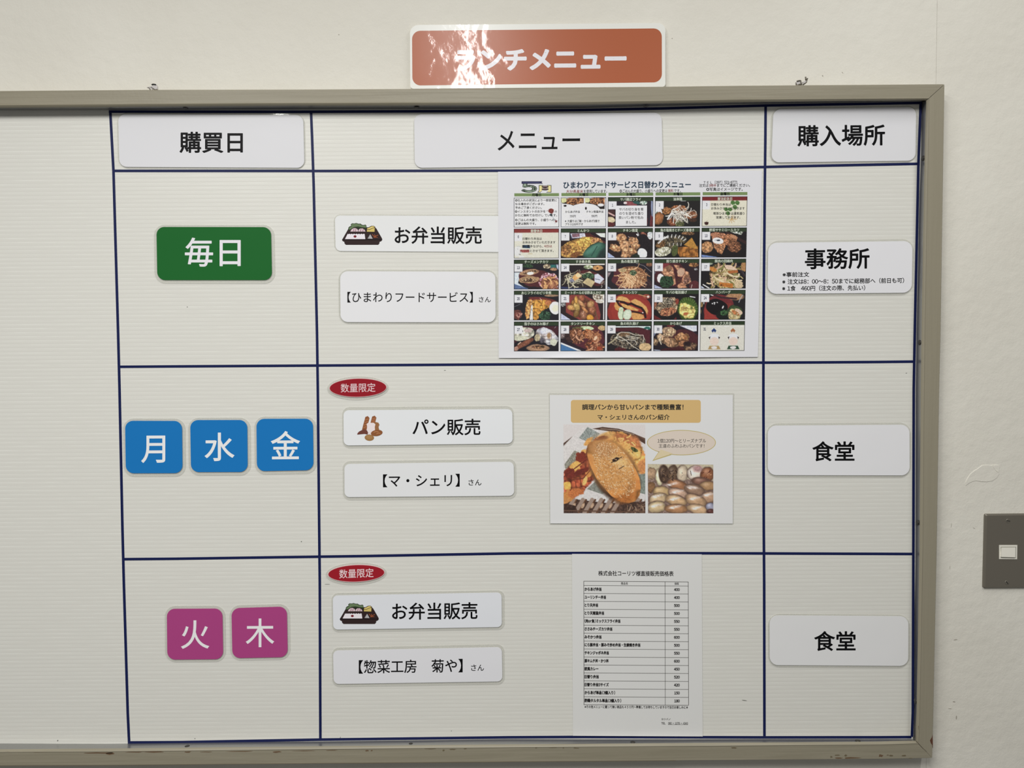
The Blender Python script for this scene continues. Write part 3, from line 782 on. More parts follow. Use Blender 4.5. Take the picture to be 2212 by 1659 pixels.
rng = np.random.default_rng(7)
def vnoise(h, w, cell, seed):
    r = np.random.default_rng(seed); gh, gw = int(h / cell) + 3, int(w / cell) + 3
    g = r.random((gh, gw)); y = np.arange(h) / cell; x = np.arange(w) / cell
    yi, xi = y.astype(int), x.astype(int); fy, fx = y - yi, x - xi
    fy = fy * fy * (3 - 2 * fy); fx = fx * fx * (3 - 2 * fx)
    a = g[np.ix_(yi, xi)]; b = g[np.ix_(yi, xi + 1)]; c_ = g[np.ix_(yi + 1, xi)]; d = g[np.ix_(yi + 1, xi + 1)]
    return (a * (1 - fx) + b * fx) * (1 - fy)[:, None] + (c_ * (1 - fx) + d * fx) * fy[:, None]
class Pic:
    """a printed picture: colours painted on a grid of points from soft-edged shapes, in the units of a zoomed view"""
    def __init__(s, x0, y0, x1, y1, nx, ny, bg):
        s.x0, s.y0, s.x1, s.y1, s.nx, s.ny = x0, y0, x1, y1, nx, ny
        s.X, s.Y = np.meshgrid(np.linspace(x0, x1, nx), np.linspace(y0, y1, ny))
        s.u = (x1 - x0) / (nx - 1); s.C = np.zeros((ny, nx, 3)) + np.array(bg, float); s.k = 1; s.sat = .84; s.gain = 1.13
    def n(s, cell): s.k += 1; return vnoise(s.ny, s.nx, max(cell, 1.01), s.k * 13 + s.nx)
    def blend(s, m, col, tex, cell, col2=None):
        t = (s.n(cell) * .6 + s.n(cell * .45) * .4)
        c = np.zeros_like(s.C) + np.array(col, float)
        if col2 is not None:
            k = np.clip((t - .42) * 4, 0, 1)[..., None]; c = c * (1 - k) + np.array(col2, float) * k
            r = np.abs(s.n(cell * 1.5) - .5) * 2
            c = c * (.66 + .52 * np.clip(r * 2.4, 0, 1))[..., None]
        c = c * (1 + tex * .8 * (s.n(cell * .9)[..., None] - .5) * 2)
        s.C = s.C * (1 - m[..., None]) + c * m[..., None]
    def ell(s, cx, cy, rx, ry, col, rot=0, tex=.15, wob=.12, cell=3, col2=None, edge=1.0, rim=0.0, hi=0.0):
        a = math.radians(rot); dx, dy = s.X - cx, s.Y - cy
        p, q = (dx * math.cos(a) + dy * math.sin(a)) / rx, (-dx * math.sin(a) + dy * math.cos(a)) / ry
        d = np.sqrt(p * p + q * q) + wob * (s.n(max(rx, ry) / s.u * .35) - .5) * 2
        m = np.clip((1 - d) * min(rx, ry) / (edge * s.u) + .5, 0, 1)
        s.blend(m, col, tex, cell, col2)
        if rim: s.C = s.C * (1 - (m * rim * np.clip(d, 0, 1) ** 4)[..., None])
        if hi: s.C = s.C + (m * hi * np.clip(1 - np.hypot(p + .3, q + .35) * 1.6, 0, 1))[..., None] * 255
    def poly(s, pts, col, tex=.1, cell=3, col2=None, edge=1.0, wob=0.0):
        X, Y = s.X, s.Y
        if wob: X = X + (s.n(3) - .5) * wob * 2; Y = Y + (s.n(3) - .5) * wob * 2
        ins = np.zeros(X.shape, bool); dm = np.full(X.shape, 1e9)
        for i in range(len(pts)):
            (ax, ay), (bx, by) = pts[i - 1], pts[i]
            cond = ((ay > Y) != (by > Y)) & (X < (bx - ax) * (Y - ay) / ((by - ay) or 1e-9) + ax); ins ^= cond
            L = (bx - ax) ** 2 + (by - ay) ** 2 + 1e-9
            t = np.clip(((X - ax) * (bx - ax) + (Y - ay) * (by - ay)) / L, 0, 1)
            dm = np.minimum(dm, np.hypot(X - ax - t * (bx - ax), Y - ay - t * (by - ay)))
        m = np.clip(np.where(ins, dm, -dm) / (edge * s.u) + .5, 0, 1)
        s.blend(m, col, tex, cell, col2)
    def line(s, pts, w, col, tex=.05):
        dm = np.full(s.X.shape, 1e9)
        for (ax, ay), (bx, by) in zip(pts[:-1], pts[1:]):
            L = (bx - ax) ** 2 + (by - ay) ** 2 + 1e-9
            t = np.clip(((s.X - ax) * (bx - ax) + (s.Y - ay) * (by - ay)) / L, 0, 1)
            dm = np.minimum(dm, np.hypot(s.X - ax - t * (bx - ax), s.Y - ay - t * (by - ay)))
        m = np.clip((w / 2 - dm) / s.u + .5, 0, 1); s.blend(m, col, tex, 2)
    def strands(s, cx, cy, rx, ry, n, w, cols, rot=0, seed=1, ln=1.0):
        r = random.Random(seed)
        for i in range(n):
            a = r.uniform(0, 6.28); q = math.sqrt(r.random()) * .8
            x, y = cx + rx * q * math.cos(a), cy + ry * q * math.sin(a)
            h = math.radians(rot) + r.uniform(-1.2, 1.2) if rot is not None else r.uniform(0, 6.28)
            cv = r.uniform(-.5, .5); pts = [(x, y)]
            for k in range(5):
                x += math.cos(h) * rx * .16 * ln; y += math.sin(h) * rx * .16 * ln; h += cv; pts.append((x, y))
            s.line(pts, w * r.uniform(.7, 1.2), r.choice(cols))
    def dots(s, cx, cy, rx, ry, n, r0, cols, seed=1, rot=0):
        r = random.Random(seed); a0 = math.radians(rot)
        for i in range(n):
            a = r.uniform(0, 6.28); q = math.sqrt(r.random())
            px, py = rx * q * math.cos(a), ry * q * math.sin(a)
            s.ell(cx + px * math.cos(a0) - py * math.sin(a0), cy + px * math.sin(a0) + py * math.cos(a0), r0 * r.uniform(.6, 1.5), r0 * r.uniform(.5, 1.1), r.choice(cols), rot=r.uniform(0, 180), tex=.1, wob=.1)
    def build(s, q, d, ref, name, root, m=None, grain=.05):
        C = s.C * (1 + grain * (np.random.default_rng(s.nx).random(s.C.shape[:2])[..., None] - .5) * 2)
        L = C.mean(2, keepdims=True); C = np.clip((L + (C - L) * s.sat) * s.gain, 2, 232)
        U, V = np.meshgrid(np.linspace(0, 1, s.nx), np.linspace(0, 1, s.ny))
        (x0, y0), (x1, y1), (x2, y2), (x3, y3) = q
        PX = (x0 * (1 - U) + x1 * U) * (1 - V) + (x3 * (1 - U) + x2 * U) * V
        PY = (y0 * (1 - U) + y1 * U) * (1 - V) + (y3 * (1 - U) + y2 * U) * V
        co = PA(PX.ravel(), PY.ravel(), d) - np.array(root['_at'])
        idx = np.arange(s.nx * s.ny).reshape(s.ny, s.nx)
        f = np.stack([idx[:-1, :-1], idx[1:, :-1], idx[1:, 1:], idx[:-1, 1:]], -1).reshape(-1, 4)
        me = bpy.data.meshes.new(name); me.vertices.add(len(co)); me.vertices.foreach_set('co', co.astype('f').ravel())
        me.loops.add(f.size); me.loops.foreach_set('vertex_index', f.ravel().astype('i'))
        me.polygons.add(len(f)); me.polygons.foreach_set('loop_start', np.arange(0, f.size, 4, dtype='i'))
        me.polygons.foreach_set('loop_total', np.full(len(f), 4, 'i'))
        at_ = me.color_attributes.new('Col', 'FLOAT_COLOR', 'POINT')
        c4 = np.ones((len(co), 4), 'f'); c4[:, :3] = alb(C.reshape(-1, 3), ref); at_.data.foreach_set('color', c4.ravel())
        me.materials.append(m or PRINT); me.update(calc_edges=True); me.validate()
        o = bpy.data.objects.new(name, me); COL.objects.link(o); o.parent = root; o['_at'] = root['_at']
        return o

# ================================================================ the May menu sheet
MD = PANEL + 0.00165
menu = thing('menu_sheet', 'white landscape sheet with the May lunch calendar of small food photographs', 'sheet', P(1357, 772, PANEL))
menu_r = menu
menu = sheet(menu, [(1075.8, 371), (1646.2, 368.5), (1637.2, 771.2), (1077.4, 773.4)], MD, (208, 208, 212), 206, curls=((.28, .10, .003), (.62, .2, .002), (.06, .05, .0006)))
L1, L2, L3, L4 = MD + .00006, MD + .00010, MD + .00014, MD + .00018
G0 = [(1109.8, 427.2), (1614.7, 424.2), (1608.0, 757.8), (1110.2, 759.0)]
def g(u, v):
    (x0, y0), (x1, y1), (x2, y2), (x3, y3) = G0
    return ((x0 * (1 - u) + x1 * u) * (1 - v) + (x3 * (1 - u) + x2 * u) * v, (y0 * (1 - u) + y1 * u) * (1 - v) + (y3 * (1 - u) + y2 * u) * v)
CW, CP, CH, RP = .1940, .2015, .1935, .2016
def cellq(r, c): return [g(c * CP, r * RP), g(c * CP + CW, r * RP), g(c * CP + CW, r * RP + CH), g(c * CP, r * RP + CH)]
NX, NY = 124, 82
BG = (26, 22, 26)
# zoomed frames in which each cell was measured: origin x, y of the cell and its extent
FR = {}
def frame(r, c):
    q = cellq(r, c); return q
def cell(r, c, ox, oy, s, bg=BG, title=(40, 54, 34), border=(12, 14, 14)):
    """ox, oy, s: the zoomed view's origin and scale"""
    q = cellq(r, c)
    x0, y0 = (q[0][0] - ox) * s, (q[0][1] - oy) * s; x1, y1 = (q[2][0] - ox) * s, (q[2][1] - oy) * s
    p = Pic(x0, y0, x1, y1, NX, NY, bg); p.s = s; p.q = q; p.title = title; p.border = border; p.rc = (r, c)
    return p
NUM = {(0, 2): '1', (0, 3): '2', (0, 4): '3', (1, 0): '6'}
for i, row in enumerate((None, (None, 7, 8, 9, 10), (13, 14, 15, 16, 17), (20, 21, 22, 23, 24), (27, 28, 29, 30, 31))):
    if row:
        for j, n_ in enumerate(row):
            if n_: NUM[(i, j)] = str(n_)
TT = {(0, 2): "サバ磯辺フライ", (0, 3): "油淋鶏", (0, 4): "憲法記念日", (1, 0): "振替休日", (1, 1): "とんかつ", (1, 2): "チキン南蛮", (1, 3): "魚の塩焼きとチーズ春巻き", (1, 4): "野菜ササミロールカツ",
      (2, 0): "チーズメンチカツ", (2, 1): "すき焼き風", (2, 2): "魚の南蛮漬け", (2, 3): "照り焼きチキン", (2, 4): "豚肉の回鍋肉",
      (3, 0): "あじフライのピリ辛煮", (3, 1): "ミートボールの甘酢あんかけ", (3, 2): "チキンカツ", (3, 3): "サバの竜田揚げ", (3, 4): "ハンバーグ",
      (4, 0): "茄子のはさみ揚げ", (4, 1): "タンドリーチキン", (4, 2): "魚の利久揚げ", (4, 3): "からあげ", (4, 4): "ミックス弁当"}
def finish(p, numbox=True, name='food_photograph'):
    s = p.s; w, h = p.x1 - p.x0, p.y1 - p.y0
    if name == 'notice_cell': p.sat, p.gain = .95, 1.0
    if p.title is not None:
        p.poly([(p.x0, p.y0), (p.x1, p.y0), (p.x1, p.y0 + 8.6 * s), (p.x0, p.y0 + 8.6 * s)], p.title, tex=.04)
    if numbox:
        p.poly([(p.x0 + 1.2 * s, p.y0 + 9 * s), (p.x0 + 18.6 * s, p.y0 + 9 * s), (p.x0 + 18.6 * s, p.y0 + 26 * s), (p.x0 + 1.2 * s, p.y0 + 26 * s)], (190, 190, 198), tex=.01) if name != 'notice_cell' else None
    b = 1.1 * s
    for a in ([(p.x0, p.y0), (p.x1, p.y0), (p.x1, p.y0 + b), (p.x0, p.y0 + b)], [(p.x0, p.y1 - b), (p.x1, p.y1 - b), (p.x1, p.y1), (p.x0, p.y1)],
              [(p.x0, p.y0), (p.x0 + b, p.y0), (p.x0 + b, p.y1), (p.x0, p.y1)], [(p.x1 - b, p.y0), (p.x1, p.y0), (p.x1, p.y1), (p.x1 - b, p.y1)]):
        p.poly(a, p.border, tex=0)
    p.build(p.q, L1, 206, name, menu)
    ma = MA(); q = p.q; r, c = p.rc
    sl = (q[1][1] - q[0][1]) / (q[1][0] - q[0][0])
    if (r, c) in TT:
        t = TT[(r, c)]; pitch = 6.55 if len(t) < 11 else 6.15
        ctext(ma, t, (q[0][0] + q[1][0]) / 2, pitch, (q[0][1] + q[1][1]) / 2 + 4.9, 6.9, L2, tuple(alb((205, 212, 196))), slope=sl, off=.012)
    if (r, c) in NUM:
        ctext(ma, NUM[(r, c)], q[0][0] + 9.8, 5.2 if len(NUM[(r, c)]) > 1 else 4.6, q[0][1] + 17.2, 7.6, L2, tuple(alb((34, 42, 74))), off=.028)
    if ma.v: ma.build('lettering', PRINT, menu)

RED = (54, 24, 28)
FRY, FRY2, FRYD = (176, 128, 78), (140, 92, 52), (100, 62, 38)
# --- row 1
A = (1100, 420, 10.533)
p = cell(0, 0, *A, bg=(218, 218, 222), title=None, border=(24, 26, 36))
p.ell(955, 375, 62, 58, (112, 50, 44), tex=.25, wob=.2); p.line([(880, 370), (850, 380)], 12, (150, 110, 104)); p.ell(950, 465, 30, 24, (40, 60, 66))
p.line([(970, 480), (1045, 600)], 8, (130, 150, 158)); p.ell(1065, 610, 26, 20, (112, 52, 52)); p.line([(1050, 570), (1085, 640)], 10, (90, 40, 42)); p.line([(1040, 650), (1105, 600)], 8, (90, 40, 42))
finish(p, False, 'notice_cell')
p = cell(0, 1, *A, bg=(218, 218, 222), title=None, border=(40, 48, 74))
for x in (1205, 1735):
    p.poly([(x, 95), (x + 485, 95), (x + 485, 335), (x, 335)], (32, 26, 26), tex=.2)
    p.ell(x + 300, 150, 230, 90, (150, 104, 68), tex=.4, col2=(84, 52, 36), cell=3); p.dots(x + 300, 150, 200, 75, 14, 22, [(186, 140, 96), (70, 40, 28), (168, 118, 78)], seed=x)
    p.ell(x + 30, 135, 70, 55, (204, 204, 150), tex=.1)
    p.ell(x - 20, 390, 370, 190, (216, 216, 222), tex=.02, wob=.04); p.ell(x - 30, 430, 300, 200, (216, 216, 222), tex=.02)
    p.poly([(x - 20, 338), (x + 520, 338), (x + 520, 480), (x - 20, 480)], (218, 218, 222), tex=.01)
p.ell(1272, 258, 32, 22, (20, 12, 14)); p.ell(1742, 318, 22, 32, (20, 12, 14)); p.ell(2080, 245, 72, 34, (222, 222, 228), tex=.02, wob=.05)
p.poly([(1695, 90), (1722, 90), (1722, 345), (1695, 345)], (218, 218, 222), tex=0); p.poly([(2168, 90), (2200, 90), (2200, 345), (2168, 345)], (218, 218, 222), tex=0)
finish(p, False, 'notice_cell')
B = (1305, 420, 10.533)
p = cell(0, 2, *B, bg=(34, 28, 36))
p.ell(600, 210, 160, 50, (120, 58, 62), rot=8); p.ell(480, 195, 40, 26, (190, 176, 176)); p.ell(740, 190, 90, 34, (34, 74, 70), rot=10)
p.ell(890, 195, 85, 44, (170, 184, 172), tex=.3, col2=(90, 116, 104)); p.poly([(70, 350), (250, 350), (250, 760), (70, 760)], (60, 34, 34), tex=.3)
p.line([(75, 400), (230, 480)], 34, (176, 140, 136)); p.line([(75, 450), (250, 520)], 14, (30, 22, 24)); p.ell(150, 570, 110, 60, (186, 170, 136), tex=.2, rot=14); p.ell(140, 690, 90, 60, (84, 36, 38), tex=.3)
p.ell(1060, 620, 80, 150, (84, 34, 40), tex=.2); p.line([(1080, 180), (1110, 480)], 60, (120, 130, 160)); p.line([(1040, 180), (1010, 740)], 50, (36, 30, 40)); p.poly([(230, 715), (1100, 740), (1100, 760), (230, 760)], (150, 156, 176))
finish(p)
ma = MA(); p0 = PA([0], [0], 0)
box = zc([(262, 256), (975, 252), (972, 714), (262, 720)], *B); ma.flat(box[::-1], L2, tuple(alb((216, 216, 222)))); ma.build('caption_box', PRINT, menu)
p = cell(0, 3, *B, bg=(28, 26, 26))
p.line([(1740, 150), (1850, 148)], 14, (190, 190, 196)); p.ell(1200, 400, 120, 130, (190, 190, 196), tex=.1); p.line([(1170, 470), (1210, 400)], 24, (50, 74, 48)); p.ell(1240, 540, 120, 150, (150, 92, 52), rot=20, tex=.2, rim=.4)
p.ell(1420, 370, 110, 80, (158, 106, 58), tex=.4, col2=(96, 58, 34)); p.ell(1700, 330, 170, 90, (140, 88, 54), tex=.4, col2=(90, 54, 36)); p.ell(1560, 620, 130, 90, (120, 70, 44), tex=.4, col2=(66, 34, 26)); p.ell(1960, 470, 150, 90, (110, 66, 42), tex=.4)
p.ell(1720, 660, 110, 80, (62, 66, 40), tex=.4, col2=(92, 92, 56)); p.ell(2020, 580, 90, 50, (60, 38, 28), tex=.3)
p.strands(1720, 410, 250, 150, 46, 15, [(206, 198, 184), (186, 180, 170), (216, 210, 200), (160, 150, 140)], rot=50, seed=3); p.line([(1450, 560), (1530, 430)], 34, (206, 200, 204)); p.line([(1900, 420), (2000, 490), (2090, 470), (2090, 400), (2040, 360)], 12, (190, 176, 156))
finish(p)
Cc = (1405, 420, 10.288)
p = cell(0, 4, *Cc, bg=(212, 208, 190), title=(112, 36, 38), border=(22, 20, 26))
p.poly([(1140, 130), (1330, 140), (1320, 330), (1140, 330)], (214, 214, 220), tex=.01)
for x, y, k in ((1870, 230, 1.0), (1720, 370, .9)):
    for dx, dy in ((-45, -45), (55, -40), (5, 55)):
        p.ell(x + dx * k, y + dy * k, 52 * k, 46 * k, (74, 112, 58), tex=.2, rot=40, wob=.1)
    p.line([(x, y + 40), (x + 10, y + 190)], 8, (110, 130, 80))
for a in (-75, -50, -20, 10, 45, 80, 110): p.line([(1790, 545), (1790 + 110 * math.cos(math.radians(a)), 545 + 90 * math.sin(math.radians(a)))], 11, (186, 150, 96))
p.line([(1690, 540), (1790, 565), (1930, 545)], 9, (186, 150, 96))
p.ell(1258, 640, 42, 34, (52, 26, 24), tex=.1); p.line([(1210, 640), (1205, 625), (1225, 612)], 8, (90, 66, 56)); p.line([(1245, 600), (1280, 580)], 5, (110, 80, 70)); p.poly([(1215, 608), (1300, 608), (1290, 670), (1225, 670)], (56, 28, 26))
finish(p, False, 'notice_cell')
# --- row 2
p = cell(1, 0, *A, bg=(208, 206, 192), title=(126, 50, 48), border=(20, 22, 30))
p.poly([(118, 878), (300, 884), (290, 1060), (118, 1060)], (212, 212, 218), tex=.01); p.ell(190, 1290, 90, 110, (212, 212, 212), tex=.02)
p.poly([(310, 1150), (465, 1150), (475, 1225), (300, 1215)], (44, 70, 96), tex=.2); p.line([(180, 1180), (250, 1180)], 8, (150, 156, 160)); p.line([(190, 1240), (200, 1245)], 10, (120, 130, 140)); p.ell(240, 1360, 24, 14, (140, 140, 138)); p.line([(430, 1350), (520, 1350)], 14, (176, 160, 120)); p.poly([(235, 1258), (455, 1255), (455, 1318), (300, 1318)], (150, 84, 80), tex=.3)
p.ell(280, 1420, 60, 30, (212, 212, 212), tex=.02)
finish(p, False, 'notice_cell')
p = cell(1, 1, *A, bg=(34, 22, 26))
p.poly([(1380, 890), (1720, 885), (1740, 980), (1400, 1000)], (170, 170, 186), tex=.2); p.poly([(1420, 900), (1600, 890), (1600, 960), (1440, 980)], (120, 84, 96), tex=.3); p.line([(1380, 900), (1420, 1010)], 26, (40, 44, 60))
p.poly([(1720, 885), (1880, 885), (2180, 1050), (2180, 1130), (2000, 1020), (1740, 960)], (70, 30, 32)); p.poly([(1960, 885), (2180, 885), (2180, 985), (2080, 970)], (190, 200, 190)); p.line([(1860, 890), (2180, 1060)], 26, (24, 20, 28))
p.ell(1600, 1200, 470, 200, (178, 136, 66), rot=-14, tex=.3, col2=(140, 96, 46), cell=4, wob=.1, rim=.25); p.ell(1300, 1260, 130, 110, (150, 104, 58), rot=-30, tex=.3, col2=(110, 70, 40)); p.ell(1720, 1080, 200, 110, (190, 152, 70), tex=.25, col2=(160, 116, 50)); p.ell(2000, 1070, 130, 80, (176, 122, 76), rot=20, tex=.3, col2=(130, 84, 50))
p.line([(1690, 1130), (1680, 1220)], 16, (110, 70, 36)); p.ell(1500, 1370, 110, 60, (110, 66, 36), rot=-20, tex=.3)
p.ell(1960, 1310, 300, 190, (50, 92, 76), rot=-28, tex=.06, wob=.04, rim=.5); p.ell(1900, 1240, 220, 60, (66, 112, 96), rot=-32, tex=.05, wob=.1, edge=6); p.line([(1870, 1400), (2000, 1180)], 18, (30, 62, 54)); p.poly([(2060, 1300), (2180, 1200), (2180, 1450), (1980, 1450)], (30, 44, 42), edge=8)
finish(p)
p = cell(1, 2, *B, bg=(36, 24, 26))
p.poly([(70, 1300), (280, 1450), (70, 1450)], (140, 152, 186)); p.ell(930, 970, 140, 60, (128, 74, 58), rot=52, tex=.3); p.ell(1040, 930, 60, 90, (186, 192, 196), tex=.3); p.line([(740, 910), (800, 970)], 26, (214, 214, 220)); p.line([(800, 970), (760, 870)], 12, (200, 200, 206)); p.line([(550, 960), (600, 1000)], 10, (190, 170, 170)); p.ell(900, 1200, 200, 300, (28, 24, 28), rot=-10)
for x, y, rx, ry, ro in ((385, 990, 130, 100, -10), (255, 1220, 130, 80, 20), (660, 1060, 110, 100, 30), (700, 1170, 110, 80, 0), (470, 1150, 110, 120, 60), (520, 1310, 130, 120, 10), (640, 1290, 120, 90, -20), (460, 1400, 80, 50, 0)):
    p.ell(x, y, rx, ry, (184, 136, 96), rot=ro, tex=.25, col2=(150, 100, 62), cell=4, wob=.2, rim=.35, hi=.08)
p.ell(870, 1340, 100, 120, (192, 196, 206), rot=-35, tex=.05, wob=.06); p.ell(730, 1410, 80, 60, (30, 40, 32), tex=.3)
finish(p)
p = cell(1, 3, *B, bg=(24, 22, 22))
p.ell(1900, 890, 160, 40, (110, 78, 50), tex=.4, col2=(60, 40, 28)); p.ell(1550, 1080, 330, 130, (56, 50, 40), rot=-12, tex=.5, col2=(96, 84, 60)); p.ell(1290, 1130, 110, 90, (110, 78, 46), rot=-30, tex=.4, col2=(70, 50, 30))
import math as _m
for k in range(17):
    a = math.radians(-160 + k * 8.0); p.line([(1560 + 290 * math.cos(a), 1130 + 150 * math.sin(a)), (1575 + 330 * math.cos(a), 1130 + 215 * math.sin(a))], 17, (200, 200, 198) if k % 2 == 0 else (50, 50, 48))
p.line([(1240, 1100), (1320, 1010), (1450, 960)], 40, (186, 186, 184)); p.line([(1230, 1090), (1300, 1020)], 10, (60, 56, 50))
for k in range(8): p.line([(1440 + k * 45, 1110), (1450 + k * 42, 1165)], 11, (200, 200, 196) if k % 2 else (60, 60, 54))
p.ell(1350, 1300, 190, 100, (176, 174, 152), rot=-10, tex=.25, col2=(150, 148, 120), wob=.15); p.ell(1610, 1270, 70, 130, (66, 74, 38), tex=.2, rot=10)
p.poly([(1680, 1200), (2130, 1170), (2140, 1430), (1720, 1420), (1680, 1330)], (146, 92, 38), tex=.15, cell=6, col2=(124, 74, 30)); p.poly([(1810, 1150), (1990, 985), (2130, 1230), (2110, 1250), (1900, 1180)], (160, 112, 44), tex=.12)
finish(p)
p = cell(1, 4, *Cc, bg=(26, 22, 24))
p.poly([(1740, 820), (2060, 820), (2010, 900), (1900, 880)], (180, 184, 170), tex=.2, col2=(60, 70, 60)); p.line([(1700, 850), (2120, 1080)], 60, (48, 30, 30)); p.poly([(1110, 1330), (1600, 1400), (1560, 1415), (1110, 1415)], (96, 118, 170))
p.ell(1540, 960, 200, 110, (156, 102, 74), rot=14, tex=.25, col2=(120, 76, 54)); p.poly([(1350, 860), (1480, 850), (1520, 980), (1400, 1000)], (150, 98, 72), tex=.2); p.ell(1760, 1010, 150, 130, (150, 98, 66), tex=.35, col2=(104, 64, 42)); p.ell(1860, 1160, 150, 130, (122, 78, 52), tex=.4, col2=(80, 48, 34), rim=.3); p.ell(1850, 950, 80, 40, (160, 110, 78), rot=20)
p.ell(1270, 1170, 135, 125, (178, 130, 88), tex=.2, col2=(150, 102, 62), rim=.3); p.poly([(1380, 1000), (1640, 1010), (1670, 1150), (1590, 1330), (1500, 1290), (1420, 1180)], (158, 108, 72), tex=.25, col2=(124, 78, 50)); p.ell(1500, 1030, 120, 68, (206, 206, 216), rot=10, tex=.04, wob=.05); p.ell(1510, 1020, 40, 18, (30, 36, 50)); p.line([(1430, 1020), (1500, 1005)], 12, (110, 116, 130))
finish(p)
# --- row 3
E_ = (1100, 560, 10.533)
p = cell(2, 0, *E_, bg=(30, 26, 32))
p.poly([(115, 300), (260, 300), (200, 540), (420, 690), (115, 690)], (176, 186, 200), tex=.1); p.poly([(115, 560), (430, 660), (430, 692), (115, 692)], (70, 90, 130), tex=.1)
p.ell(640, 440, 470, 200, (72, 32, 34), rot=12, tex=.1); p.ell(420, 160, 120, 50, (40, 62, 40), tex=.4); p.ell(860, 165, 90, 50, (166, 152, 122), tex=.3, col2=(110, 90, 70)); p.poly([(935, 125), (1060, 125), (1065, 200), (940, 200)], (36, 92, 88)); p.ell(1000, 230, 80, 36, (148, 110, 80), tex=.3); p.poly([(1065, 125), (1120, 125), (1120, 250), (1080, 200)], (150, 160, 176)); p.line([(330, 190), (1120, 290)], 22, (24, 22, 28))
p.ell(470, 300, 222, 66, (150, 112, 82), rot=-10, tex=.15); p.ell(470, 300, 180, 40, (84, 60, 44), rot=-10, tex=.5, col2=(140, 110, 84)); p.ell(475, 320, 78, 34, (214, 212, 200), rot=-5); p.ell(450, 460, 232, 84, (152, 118, 84), rot=-2, tex=.15); p.ell(430, 475, 190, 46, (70, 48, 38), tex=.7, col2=(150, 122, 88), cell=2.2)
p.ell(900, 510, 240, 190, (140, 76, 88), tex=.5, col2=(196, 156, 164), cell=2); p.ell(920, 540, 190, 150, (110, 66, 46), tex=.3); p.strands(900, 520, 200, 140, 34, 34, [(164, 110, 78), (188, 138, 86), (128, 76, 54), (200, 150, 96), (90, 50, 38)], rot=70, seed=5)
finish(p)
p = cell(2, 1, *E_, bg=(32, 24, 28))
p.poly([(1170, 105), (2170, 105), (2170, 132), (1170, 132)], (208, 204, 190)); p.ell(1800, 180, 110, 44, (184, 186, 160), tex=.3, col2=(90, 110, 70)); p.ell(2010, 200, 115, 55, (176, 128, 76), tex=.15); p.ell(2005, 205, 22, 16, (60, 36, 24)); p.ell(1850, 420, 340, 160, (74, 32, 34), rot=15); p.line([(1160, 640), (2170, 700)], 40, (40, 48, 84))
p.ell(1560, 480, 370, 170, (40, 34, 34), tex=.4)
p.strands(1420, 440, 230, 150, 46, 15, [(160, 154, 128), (110, 104, 84), (186, 178, 150), (70, 66, 56)], rot=20, seed=8); p.ell(1430, 480, 60, 36, (110, 110, 130)); p.poly([(1470, 370), (1560, 300), (1660, 380), (1550, 450), (1480, 490), (1440, 420)], (198, 146, 84), tex=.12); p.poly([(1500, 360), (1570, 310), (1650, 380), (1560, 420)], (214, 180, 136), tex=.05)
p.poly([(1640, 350), (1830, 275), (1930, 360), (1740, 340)], (176, 168, 140), tex=.2); p.ell(1800, 380, 140, 70, (36, 54, 38), tex=.4, col2=(60, 84, 58)); p.poly([(1940, 350), (2020, 330), (2160, 450), (2060, 560), (1940, 520)], (176, 178, 200), tex=.08); p.line([(1960, 450), (2060, 470)], 12, (60, 64, 80)); p.poly([(1665, 530), (1780, 420), (1955, 510), (1870, 640)], (168, 150, 110), tex=.12); p.strands(2110, 540, 90, 60, 8, 10, [(170, 164, 150), (110, 104, 96)], seed=4)
finish(p)
Fq = (1305, 560, 10.533)
p = cell(2, 2, *Fq, bg=(32, 28, 34))
p.ell(520, 470, 350, 250, (76, 34, 40), rot=20, tex=.1); p.poly([(55, 290), (160, 300), (75, 440), (55, 440)], (120, 104, 110), tex=.3); p.line([(720, 95), (900, 150), (1070, 290)], 9, (120, 116, 124)); p.ell(1030, 120, 80, 50, (112, 74, 54), tex=.4); p.poly([(55, 600), (180, 670), (55, 670)], (110, 122, 150)); p.line([(380, 600), (500, 660)], 18, (214, 210, 210)); p.line([(290, 520), (370, 640)], 10, (150, 100, 104)); p.ell(960, 560, 140, 110, (50, 34, 38), tex=.4)
p.ell(650, 390, 320, 240, (140, 96, 62), rot=15, tex=.3, col2=(100, 62, 42), wob=.15); p.strands(620, 370, 280, 220, 110, 17, [(178, 134, 94), (196, 154, 112), (150, 104, 70), (164, 118, 76), (206, 168, 128), (108, 68, 44)], rot=60, seed=12, ln=1.2)
p.ell(660, 310, 75, 62, (44, 62, 40), tex=.5, col2=(84, 96, 66)); p.strands(660, 310, 60, 50, 8, 9, [(30, 46, 30), (120, 130, 100)], seed=3); p.ell(420, 250, 100, 44, (160, 136, 96), tex=.3)
finish(p)
p = cell(2, 3, *Fq, bg=(38, 26, 32))
p.ell(1500, 330, 370, 300, (64, 28, 34), tex=.1); p.poly([(1310, 95), (1500, 95), (1400, 200), (1320, 220)], (110, 40, 44)); p.ell(2030, 130, 110, 50, (150, 104, 60), tex=.3, col2=(100, 64, 40)); p.ell(2080, 230, 40, 24, (120, 118, 120), tex=.5); p.poly([(1118, 560), (1360, 670), (1118, 670)], (150, 158, 190)); p.ell(2060, 600, 120, 110, (80, 34, 38)); p.line([(2000, 580), (1980, 660)], 12, (176, 160, 150)); p.poly([(1118, 285), (1180, 285), (1118, 430)], (90, 96, 110))
